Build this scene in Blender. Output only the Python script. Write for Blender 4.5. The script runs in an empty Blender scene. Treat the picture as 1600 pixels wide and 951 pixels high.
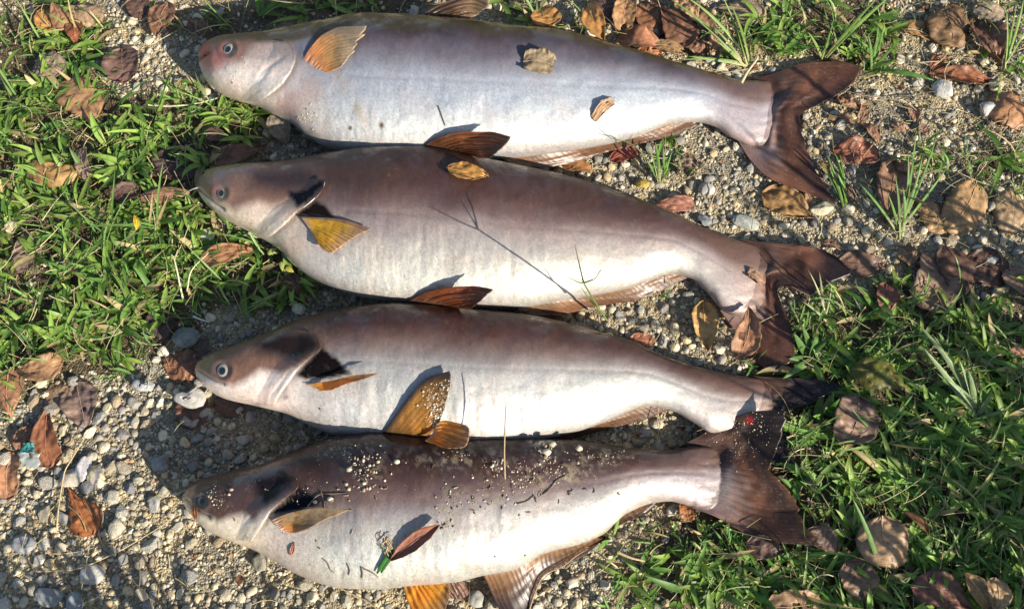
import bpy, math, random
import numpy as np
from mathutils import Vector, Matrix
from mathutils.bvhtree import BVHTree

random.seed(7)
RNG = np.random.default_rng(11)
SC = bpy.context.scene
COL = SC.collection
R = math.radians

# ------------------------------------------------------------------ camera, sky, sun, exposure
DIST, TILT = 1.5, R(18)
cam_d = bpy.data.cameras.new('camera')
cam = bpy.data.objects.new('camera', cam_d)
COL.objects.link(cam)
cam.location = (0, -DIST * math.sin(TILT), DIST * math.cos(TILT))
cam.rotation_euler = (TILT, 0, 0)
cam_d.sensor_width = 36
cam_d.lens = 36 * DIST / 1.6
cam_d.clip_start, cam_d.clip_end = 0.05, 500
SC.camera = cam
SUN_EL, SUN_AZ = R(27.5), math.atan2(0.78, -0.63)          # azimuth from +Y towards +X
sun_dir = Vector((math.sin(SUN_AZ) * math.cos(SUN_EL), math.cos(SUN_AZ) * math.cos(SUN_EL), math.sin(SUN_EL)))
world = bpy.data.worlds.new('World')
SC.world = world
world.use_nodes = True
wn = world.node_tree
bg = wn.nodes['Background']
sky = wn.nodes.new('ShaderNodeTexSky')
sky.sky_type = 'NISHITA'
sky.sun_disc = False
sky.sun_elevation = SUN_EL
sky.sun_rotation = SUN_AZ
wn.links.new(sky.outputs[0], bg.inputs[0])
bg.inputs[1].default_value = 0.085
sun_l = bpy.data.lights.new('sun', 'SUN')
sun_l.energy = 5.0
sun_l.angle = R(0.5)
sun_l.color = (1.0, 0.92, 0.79)
sun_o = bpy.data.objects.new('sun', sun_l)
sun_o.rotation_euler = (-sun_dir).to_track_quat('-Z', 'Y').to_euler()
sun_o.location = (2, -2, 3)
COL.objects.link(sun_o)
SC.view_settings.view_transform = 'Standard'
SC.view_settings.look = 'None'
SC.view_settings.gamma = 1
SC.view_settings.exposure = 0.98
SC.render.resolution_x, SC.render.resolution_y = 1024, 608

CAM = np.array(cam.location)
UP = np.array((0, math.cos(TILT), math.sin(TILT)))
FW = np.array((0, math.sin(TILT), -math.cos(TILT)))


def ray(px, py):
    px = np.asarray(px, float); py = np.asarray(py, float)
    d = FW * DIST + np.stack([(px - 800) / 1000, np.zeros_like(px), np.zeros_like(px)], -1) + ((475.5 - py) / 1000)[..., None] * UP
    return d


def P(px, py, z=0.0):
    """Photo pixel -> the world point at height z seen there."""
    d = ray(px, py)
    t = (np.asarray(z, float) - CAM[2]) / d[..., 2]
    return CAM + d * t[..., None]


def proj(X):
    r = X - CAM
    k = DIST / (r @ FW)
    return r[..., 0] * k * 1000 + 800, 475.5 - (r @ UP) * k * 1000


# ------------------------------------------------------------------ helpers
def _h(i, j, seed):
    n = (i * 374761393 + j * 668265263 + seed * 1442695041) & 0x7fffffff
    n = ((n ^ (n >> 13)) * 1274126177) & 0x7fffffff
    return ((n ^ (n >> 16)) & 0xffff) / 65535.0


def vnoise(x, y, seed=0):
    x = np.asarray(x, float); y = np.asarray(y, float)
    i = np.floor(x).astype(np.int64); j = np.floor(y).astype(np.int64)
    f = x - i; g = y - j
    f = f * f * (3 - 2 * f); g = g * g * (3 - 2 * g)
    a = _h(i, j, seed) * (1 - f) + _h(i + 1, j, seed) * f
    b = _h(i, j + 1, seed) * (1 - f) + _h(i + 1, j + 1, seed) * f
    return a * (1 - g) + b * g


def fbm(x, y, seed=0, o=4):
    s, a, t = 0, 0.5, 0
    for k in range(o):
        s = s + a * vnoise(x * 2 ** k, y * 2 ** k, seed + k * 17); t += a; a *= 0.5
    return s / t


def sstep(a, b, x):
    t = np.clip((x - a) / (b - a), 0, 1)
    return t * t * (3 - 2 * t)


def pchip(pts, x):
    p = np.array(pts, float); X, Y = p[:, 0], p[:, 1]
    h = np.diff(X); d = np.diff(Y) / h
    m = np.zeros_like(Y)
    for k in range(1, len(X) - 1):
        if d[k - 1] * d[k] > 0:
            w1 = 2 * h[k] + h[k - 1]; w2 = h[k] + 2 * h[k - 1]
            m[k] = (w1 + w2) / (w1 / d[k - 1] + w2 / d[k])
    m[0], m[-1] = d[0], d[-1]
    k = np.clip(np.searchsorted(X, x) - 1, 0, len(h) - 1)
    t = np.clip((x - X[k]) / h[k], 0, 1)
    return ((2 * t ** 3 - 3 * t ** 2 + 1) * Y[k] + (t ** 3 - 2 * t ** 2 + t) * h[k] * m[k]
            + (-2 * t ** 3 + 3 * t ** 2) * Y[k + 1] + (t ** 3 - t ** 2) * h[k] * m[k + 1])


def ramp(stops, v):
    v = np.asarray(v, float)
    xs = [s[0] for s in stops]
    return np.stack([np.interp(v, xs, [s[1][c] for s in stops]) for c in range(3)], -1)


def mix(a, b, f):
    f = np.asarray(f)[..., None]
    return a * (1 - f) + np.asarray(b, float) * f


def poly_dist(pts, px, py):
    """distance to a polyline and the signed side (positive = right of travel, y down)."""
    best = np.full(px.shape, 1e9); sg = np.zeros(px.shape); tt = np.zeros(px.shape)
    n = len(pts) - 1
    for k in range(n):
        (x0, y0), (x1, y1) = pts[k], pts[k + 1]
        dx, dy = x1 - x0, y1 - y0
        t = np.clip(((px - x0) * dx + (py - y0) * dy) / (dx * dx + dy * dy), 0, 1)
        d = np.hypot(px - x0 - t * dx, py - y0 - t * dy)
        c = dx * (py - y0) - dy * (px - x0)
        m = d < best
        best = np.where(m, d, best); sg = np.where(m, np.sign(c), sg); tt = np.where(m, (k + t) / n, tt)
    return best, sg, tt


def in_poly(pts, px, py):
    ins = np.zeros(np.shape(px), bool)
    n = len(pts)
    for k in range(n):
        x0, y0 = pts[k]; x1, y1 = pts[(k + 1) % n]
        if y0 == y1:
            continue
        c = ((y0 > py) != (y1 > py)) & (px < (x1 - x0) * (py - y0) / (y1 - y0) + x0)
        ins ^= c
    return ins


def soft_poly(pts, px, py, soft=8):
    d, _, _ = poly_dist(list(pts) + [pts[0]], px, py)
    s = np.where(in_poly(pts, px, py), d, -d)
    return sstep(-soft, soft, s)


def resample(pts, n):
    p = np.array(pts, float)
    # smooth through the points with a centripetal-ish spline on arc length
    s = np.r_[0, np.cumsum(np.hypot(*np.diff(p, axis=0).T))]
    q = np.linspace(0, s[-1], n)
    return np.stack([pchip(np.c_[s, p[:, 0]], q), pchip(np.c_[s, p[:, 1]], q)], -1)


def tag(o, label=None, cat=None, group=None, kind=None):
    if label: o['label'] = label
    if cat: o['category'] = cat
    if group: o['group'] = group
    if kind: o['kind'] = kind
    return o


def empty(name, loc=(0, 0, 0)):
    o = bpy.data.objects.new(name, None)
    o.empty_display_size = 0.05
    o.location = loc
    COL.objects.link(o)
    return o


def mesh(name, V, F, mat, col=None, uv=None, smooth=True):
    V = np.asarray(V, np.float32).reshape(-1, 3); F = np.asarray(F, np.int32)
    me = bpy.data.meshes.new(name)
    me.vertices.add(len(V)); me.vertices.foreach_set('co', V.ravel())
    k = F.shape[1]
    me.loops.add(F.size); me.loops.foreach_set('vertex_index', F.ravel())
    me.polygons.add(len(F))
    me.polygons.foreach_set('loop_start', np.arange(0, F.size, k, dtype=np.int32))
    me.polygons.foreach_set('use_smooth', np.full(len(F), smooth))
    me.update(calc_edges=True)
    if col is not None:
        a = me.color_attributes.new('Col', 'FLOAT_COLOR', 'POINT')
        c = np.ones((len(V), 4), np.float32); c[:, :3] = np.asarray(col).reshape(-1, 3)
        a.data.foreach_set('color', c.ravel())
    if uv is not None:
        u = me.uv_layers.new(name='UVMap')
        u.data.foreach_set('uv', np.asarray(uv, np.float32).reshape(-1, 2)[F.ravel()].ravel())
    me.materials.append(mat)
    me.validate()
    return me


def obj(name, me, parent=None, loc=None):
    o = bpy.data.objects.new(name, me)
    COL.objects.link(o)
    if loc is not None: o.location = loc
    if parent is not None:
        o.parent = parent
        o.matrix_parent_inverse = Matrix.Translation(-parent.location)
    return o


def solid(o, th):
    m = o.modifiers.new('thickness', 'SOLIDIFY'); m.thickness = th; m.offset = 0
    return o


def grid_faces(nu, nv, wrap=False):
    i = np.arange(nu - 1)[:, None]; j = np.arange(nv if wrap else nv - 1)[None, :]
    j2 = (j + 1) % nv
    f = np.stack([i * nv + j, i * nv + j2, (i + 1) * nv + j2, (i + 1) * nv + j], -1)
    return f.reshape(-1, 4)


def grid_normals(G, wrap=False):
    du = np.gradient(G, axis=0)
    if wrap:
        dv = (np.roll(G, -1, 1) - np.roll(G, 1, 1)) / 2
    else:
        dv = np.gradient(G, axis=1)
    n = np.cross(du, dv)
    return n / (np.linalg.norm(n, axis=-1, keepdims=True) + 1e-12)


def tube(pts, r0, r1, sides=5):
    """vertices and quads of a tapering tube along 3-D points"""
    p = np.array(pts, float); n = len(p)
    t = np.gradient(p, axis=0); t /= np.linalg.norm(t, axis=1, keepdims=True) + 1e-12
    ref = np.array((0.13, 0.21, 0.97)) if abs(t[:, 2]).mean() < 0.8 else np.array((0.97, 0.2, 0.1))
    a = np.cross(t, ref); a /= np.linalg.norm(a, axis=1, keepdims=True)
    b = np.cross(t, a)
    r = np.linspace(r0, r1, n)[:, None, None]
    th = np.linspace(0, 2 * np.pi, sides, endpoint=False)[None, :, None]
    V = p[:, None, :] + r * (np.cos(th) * a[:, None, :] + np.sin(th) * b[:, None, :])
    return V.reshape(-1, 3), grid_faces(n, sides, True)


def spline3(pts, n):
    p = np.array(pts, float)
    s = np.r_[0, np.cumsum(np.linalg.norm(np.diff(p, axis=0), axis=1))]
    q = np.linspace(0, s[-1], n)
    return np.stack([pchip(np.c_[s, p[:, k]], q) for k in range(3)], -1)


class Bag:
    """collects many small pieces into one mesh"""
    def __init__(s): s.V, s.F, s.C, s.n = [], [], [], 0
    def add(s, V, F, c):
        V = np.asarray(V).reshape(-1, 3)
        s.V.append(V); s.F.append(np.asarray(F) + s.n); s.n += len(V)
        s.C.append(np.broadcast_to(np.asarray(c, float).reshape(-1, 3), (len(V), 3)))
    def mesh(s, name, mat, smooth=True):
        return mesh(name, np.concatenate(s.V), np.concatenate(s.F), mat, np.concatenate(s.C), smooth=smooth)


# ------------------------------------------------------------------ materials
def new_mat(name):
    m = bpy.data.materials.new(name); m.use_nodes = True
    return m, m.node_tree.nodes, m.node_tree.links, m.node_tree.nodes['Principled BSDF']


def noise_node(N, L, scale, detail=4, coord=None, rough=0.6):
    n = N.new('ShaderNodeTexNoise'); n.inputs['Scale'].default_value = scale
    n.inputs['Detail'].default_value = detail; n.inputs['Roughness'].default_value = rough
    if coord is not None: L.new(coord, n.inputs['Vector'])
    return n


def col_mat(name, rough=0.6, spec=0.4, n_scale=200, n_amt=0.35, bump=0.3, b_scale=600, b_dist=0.001, transl=0.0,
            coat=0.0, rough_var=0.0, object_random=None, metallic=0.0, t_tint=(1, 1, 1), sheen=0.0):
    """vertex-colour (or per-object random) albedo, broken up by noise, with fine relief"""
    m, N, L, b = new_mat(name)
    tc = N.new('ShaderNodeTexCoord').outputs['Object'] if object_random else N.new('ShaderNodeNewGeometry').outputs['Position']
    if object_random:
        oi = N.new('ShaderNodeObjectInfo')
        cr = N.new('ShaderNodeValToRGB'); cr.color_ramp.interpolation = 'LINEAR'
        el = cr.color_ramp.elements
        while len(el) > 1: el.remove(el[-1])
        el[0].position = 0; el[0].color = (*object_random[0], 1)
        for k, c in enumerate(object_random[1:], 1):
            e = el.new(k / (len(object_random) - 1)); e.color = (*c, 1)
        L.new(oi.outputs['Random'], cr.inputs[0]); base = cr.outputs[0]
    else:
        at = N.new('ShaderNodeAttribute'); at.attribute_name = 'Col'; base = at.outputs['Color']
    nz = noise_node(N, L, n_scale, 5, tc)
    mr = N.new('ShaderNodeMapRange'); mr.inputs[1].default_value = 0.25; mr.inputs[2].default_value = 0.75
    mr.inputs[3].default_value = 1 - n_amt; mr.inputs[4].default_value = 1 + n_amt
    L.new(nz.outputs[0], mr.inputs[0])
    mx = N.new('ShaderNodeVectorMath'); mx.operation = 'SCALE'
    L.new(base, mx.inputs[0]); L.new(mr.outputs[0], mx.inputs['Scale'])
    L.new(mx.outputs[0], b.inputs['Base Color'])
    b.inputs['Roughness'].default_value = rough
    b.inputs['Specular IOR Level'].default_value = spec
    b.inputs['Coat Weight'].default_value = coat
    b.inputs['Coat Roughness'].default_value = 0.25
    b.inputs['Metallic'].default_value = metallic
    if rough_var:
        m2 = N.new('ShaderNodeMapRange'); m2.inputs[1].default_value = 0.3; m2.inputs[2].default_value = 0.7
        m2.inputs[3].default_value = rough - rough_var; m2.inputs[4].default_value = rough + rough_var
        n3 = noise_node(N, L, n_scale * 0.4, 3, tc)
        L.new(n3.outputs[0], m2.inputs[0]); L.new(m2.outputs[0], b.inputs['Roughness'])
    if bump:
        nb = noise_node(N, L, b_scale, 4, tc)
        bp = N.new('ShaderNodeBump'); bp.inputs['Strength'].default_value = bump; bp.inputs['Distance'].default_value = b_dist
        L.new(nb.outputs[0], bp.inputs['Height']); L.new(bp.outputs[0], b.inputs['Normal'])
    if transl:
        tr = N.new('ShaderNodeBsdfTranslucent')
        tm = N.new('ShaderNodeVectorMath'); tm.operation = 'MULTIPLY'; tm.inputs[1].default_value = t_tint
        L.new(mx.outputs[0], tm.inputs[0]); L.new(tm.outputs[0], tr.inputs[0])
        ms = N.new('ShaderNodeMixShader'); ms.inputs[0].default_value = transl
        out = N['Material Output']
        L.new(b.outputs[0], ms.inputs[1]); L.new(tr.outputs[0], ms.inputs[2]); L.new(ms.outputs[0], out.inputs[0])
    return m


STONES = [(0.46, 0.41, 0.30), (0.32, 0.30, 0.25), (0.50, 0.46, 0.36), (0.24, 0.235, 0.225), (0.43, 0.35, 0.22), (0.35, 0.33, 0.28),
          (0.56, 0.52, 0.43), (0.26, 0.21, 0.15), (0.44, 0.40, 0.31), (0.22, 0.22, 0.22)]
M_skin = col_mat('fish_skin', rough=0.44, spec=0.22, n_scale=260, n_amt=0.18, bump=0.55, b_scale=620, b_dist=0.0012, coat=0.3, rough_var=0.06)
M_skin.node_tree.nodes['Principled BSDF'].inputs['Coat Roughness'].default_value = 0.16


def silver(m):
    """guanine glitter: tiny metallic flecks where the skin is pale"""
    N, L = m.node_tree.nodes, m.node_tree.links
    pos = N.new('ShaderNodeNewGeometry').outputs['Position']
    nz = noise_node(N, L, 800, 3, pos, 0.7)
    a = N.new('ShaderNodeMapRange'); a.inputs[1].default_value = .48; a.inputs[2].default_value = .62; a.inputs[4].default_value = .75
    L.new(nz.outputs[0], a.inputs[0])
    at = N.new('ShaderNodeAttribute'); at.attribute_name = 'Col'
    bw = N.new('ShaderNodeRGBToBW'); L.new(at.outputs['Color'], bw.inputs[0])
    b = N.new('ShaderNodeMapRange'); b.inputs[1].default_value = .10; b.inputs[2].default_value = .34
    L.new(bw.outputs[0], b.inputs[0])
    mu = N.new('ShaderNodeMath'); mu.operation = 'MULTIPLY'
    L.new(a.outputs[0], mu.inputs[0]); L.new(b.outputs[0], mu.inputs[1])
    L.new(mu.outputs[0], N['Principled BSDF'].inputs['Metallic'])


silver(M_skin)


def wet(m):
    N, L = m.node_tree.nodes, m.node_tree.links
    pos = N.new('ShaderNodeNewGeometry').outputs['Position']
    nz = noise_node(N, L, 14, 5, pos, 0.55)
    a = N.new('ShaderNodeMapRange'); a.inputs[1].default_value = .47; a.inputs[2].default_value = .53; a.inputs[3].default_value = .2; a.inputs[4].default_value = 1.0
    L.new(nz.outputs[0], a.inputs[0]); at = N.new('ShaderNodeAttribute'); at.attribute_name = 'Col'
    bw = N.new('ShaderNodeRGBToBW'); L.new(at.outputs['Color'], bw.inputs[0])
    d = N.new('ShaderNodeMapRange'); d.inputs[1].default_value = .010; d.inputs[2].default_value = .028; d.inputs[3].default_value = .1
    L.new(bw.outputs[0], d.inputs[0])
    mu = N.new('ShaderNodeMath'); mu.operation = 'MULTIPLY'; L.new(a.outputs[0], mu.inputs[0]); L.new(d.outputs[0], mu.inputs[1])
    L.new(mu.outputs[0], N['Principled BSDF'].inputs['Coat Weight'])
    m2 = N.new('ShaderNodeMath'); m2.operation = 'MULTIPLY'; m2.inputs[1].default_value = .24; L.new(d.outputs[0], m2.inputs[0])
    L.new(m2.outputs[0], N['Principled BSDF'].inputs['Specular IOR Level'])
    q = N.new('ShaderNodeMapRange'); q.inputs[1].default_value = .45; q.inputs[2].default_value = .55; q.inputs[3].default_value = .26; q.inputs[4].default_value = .09
    L.new(nz.outputs[0], q.inputs[0]); L.new(q.outputs[0], N['Principled BSDF'].inputs['Coat Roughness'])
    nb = noise_node(N, L, 90, 4, pos, 0.6)
    bp = N.new('ShaderNodeBump'); bp.inputs['Strength'].default_value = .5; bp.inputs['Distance'].default_value = .002
    L.new(nb.outputs[0], bp.inputs['Height']); L.new(bp.outputs[0], N['Principled BSDF'].inputs['Coat Normal'])


wet(M_skin)
M_fin = col_mat('fin_membrane', rough=0.38, spec=0.5, n_scale=300, n_amt=0.22, bump=0.25, b_scale=500, transl=0.45, t_tint=(1.7, 1.25, 0.5), coat=0.15)
M_eye = col_mat('eye_surface', rough=0.12, spec=0.6, n_scale=500, n_amt=0.2, bump=0, coat=0.8)
M_leaf = col_mat('dead_leaf_surface', rough=0.5, spec=0.4, n_scale=140, n_amt=0.35, bump=0.4, b_scale=300, b_dist=0.0015, transl=0.18, t_tint=(1.3, 0.9, 0.6), rough_var=0.12)
M_grass = col_mat('grass_blade', rough=0.5, spec=0.38, n_scale=120, n_amt=0.25, bump=0.15, b_scale=700, transl=0.3, t_tint=(1.4, 1.5, 0.6))
M_straw = col_mat('dry_straw', rough=0.7, spec=0.3, n_scale=200, n_amt=0.3, bump=0.3, b_scale=700)
M_stone = col_mat('stone_surface', rough=0.8, spec=0.3, n_scale=160, n_amt=0.3, bump=0.5, b_scale=350, b_dist=0.002)
M_pebble = col_mat('pebble_surface', rough=0.8, spec=0.3, n_scale=3, n_amt=0.3, bump=0.5, b_scale=7, b_dist=0.05, object_random=STONES)
M_plastic = col_mat('plastic_film', rough=0.3, spec=0.5, n_scale=150, n_amt=0.1, bump=0.2, transl=0.25)


def ground_mat():
    m, N, L, b = new_mat('gravelly_soil')
    pos = N.new('ShaderNodeNewGeometry').outputs['Position']
    at = N.new('ShaderNodeAttribute'); at.attribute_name = 'Col'
    vo = N.new('ShaderNodeTexVoronoi'); vo.inputs['Scale'].default_value = 330; L.new(pos, vo.inputs['Vector'])
    n1 = noise_node(N, L, 60, 8, pos, 0.7)
    m1 = N.new('ShaderNodeMapRange'); m1.inputs[1].default_value = 0.25; m1.inputs[2].default_value = 0.75
    m1.inputs[3].default_value = 0.45; m1.inputs[4].default_value = 1.35
    L.new(n1.outputs[0], m1.inputs[0])
    hs = N.new('ShaderNodeSeparateColor'); L.new(vo.outputs['Color'], hs.inputs[0])
    m2 = N.new('ShaderNodeMapRange'); m2.inputs[3].default_value = 0.6; m2.inputs[4].default_value = 1.4
    L.new(hs.outputs[0], m2.inputs[0])
    mu = N.new('ShaderNodeMath'); mu.operation = 'MULTIPLY'; L.new(m1.outputs[0], mu.inputs[0]); L.new(m2.outputs[0], mu.inputs[1])
    sc = N.new('ShaderNodeVectorMath'); sc.operation = 'SCALE'; L.new(at.outputs['Color'], sc.inputs[0]); L.new(mu.outputs[0], sc.inputs['Scale'])
    L.new(sc.outputs[0], b.inputs['Base Color'])
    b.inputs['Roughness'].default_value = 0.9; b.inputs['Specular IOR Level'].default_value = 0.2
    inv = N.new('ShaderNodeMath'); inv.operation = 'SUBTRACT'; inv.inputs[0].default_value = 1; L.new(vo.outputs['Distance'], inv.inputs[1])
    ad = N.new('ShaderNodeMath'); ad.operation = 'ADD'; L.new(inv.outputs[0], ad.inputs[0]); L.new(n1.outputs[0], ad.inputs[1])
    bp = N.new('ShaderNodeBump'); bp.inputs['Strength'].default_value = 0.9; bp.inputs['Distance'].default_value = 0.003
    L.new(ad.outputs[0], bp.inputs['Height']); L.new(bp.outputs[0], b.inputs['Normal'])
    return m


# ------------------------------------------------------------------ where grass grows and where gravel shows (photo pixels)
GRASS = [(60, 60, 130, 70, .8), (110, 250, 180, 130, 1.), (70, 430, 170, 140, 1.1), (200, 400, 130, 110, 1.), (130, 530, 120, 60, 1.1), (230, 220, 90, 70, .9),
         (390, 430, 90, 50, .9), (330, 40, 90, 45, .5), (500, 12, 110, 26, .8), (620, 5, 60, 20, .5), (810, 10, 40, 24, .6), (910, 45, 30, 30, .5), (1230, 40, 120, 45, .7),
         (1330, 60, 80, 70, .75), (1580, 60, 40, 100, .5), (1240, 560, 80, 70, .8), (1400, 560, 170, 90, .9), (1520, 690, 180, 160, 1.1),
         (1350, 780, 190, 130, 1.1), (1150, 860, 150, 70, .9), (1000, 920, 100, 40, .5), (1450, 900, 220, 90, 1.), (380, 180, 70, 40, .7),
         (20, 660, 50, 60, .7), (1040, 255, 26, 30, .4), (440, 470, 40, 30, .4), (1230, 180, 50, 30, .3), (1460, 225, 90, 45, .5), (1560, 250, 60, 50, .35), (1390, 430, 40, 40, .4),
         (60, 930, 60, 30, .25), (1580, 560, 90, 60, .5), (1000, 470, 60, 30, .25)]
BARE = [(225, 110, 70, 50, .8), (210, 690, 170, 90, 1.), (1480, 170, 120, 60, .4), (1300, 380, 120, 60, .8), (1500, 380, 120, 40, .7), (130, 820, 180, 120, 1.),
        (600, 940, 300, 60, .6), (1060, 520, 70, 40, .6), (900, 910, 50, 40, .5), (300, 640, 90, 60, .8), (380, 500, 50, 30, .3)]


def grass_density(px, py):
    g = np.zeros(np.shape(px))
    for x, y, rx, ry, w in GRASS:
        g = g + w * np.exp(-(((px - x) / rx) ** 2 + ((py - y) / ry) ** 2))
    for x, y, rx, ry, w in BARE:
        g = g - w * np.exp(-(((px - x) / rx) ** 2 + ((py - y) / ry) ** 2))
    out = np.maximum(np.maximum(-px, px - 1600), np.maximum(-py, py - 951))
    far = 0.55 * (vnoise(px / 260, py / 260, 5) > 0.42)
    g = np.where(out > 0, g + sstep(0, 160, out) * (far - g * 0.5), g)
    return np.clip(g + 0.35 * (vnoise(px / 38, py / 38, 3) - 0.5) * (g > 0.06), 0, 1)


def ground_z(x, y):
    return (0.010 * (fbm(x * 4 + 50, y * 4 + 50, 1, 3) - 0.5) + 0.005 * (fbm(x * 26 + 9, y * 26 + 3, 2, 3) - 0.5)) * np.exp(-((x / 4) ** 2 + (y / 4) ** 2))


def axis(a, n):
    c = np.linspace(-a, a, n); e = a * 1.0 + np.geomspace(0.05, 60, 16)
    return np.r_[-e[::-1], c, e]


gx, gy = axis(1.3, 330), axis(1.1, 280)
GX, GY = np.meshgrid(gx, gy, indexing='ij')
GZ = ground_z(GX, GY)
GP = np.stack([GX, GY, GZ], -1)
near = (abs(GX) < 4) & (GY < 4) & (GY > -0.95)
ppx, ppy = proj(np.where(near[..., None], GP, np.array((1.2, 0.9, 0))))
gd = grass_density(ppx, ppy)
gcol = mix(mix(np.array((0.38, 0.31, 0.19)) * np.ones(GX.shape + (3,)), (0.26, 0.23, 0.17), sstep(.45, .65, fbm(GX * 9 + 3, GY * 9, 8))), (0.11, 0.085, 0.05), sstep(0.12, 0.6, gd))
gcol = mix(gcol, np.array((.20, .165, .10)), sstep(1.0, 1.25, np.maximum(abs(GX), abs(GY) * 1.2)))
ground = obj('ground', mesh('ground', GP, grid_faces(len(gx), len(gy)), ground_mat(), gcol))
tag(ground, kind='structure')


# ------------------------------------------------------------------ the four fish
def blotch(x, y, s, seed, lo=.45, hi=.7):
    return sstep(lo, hi, fbm(x / s, y / s, seed))


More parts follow.
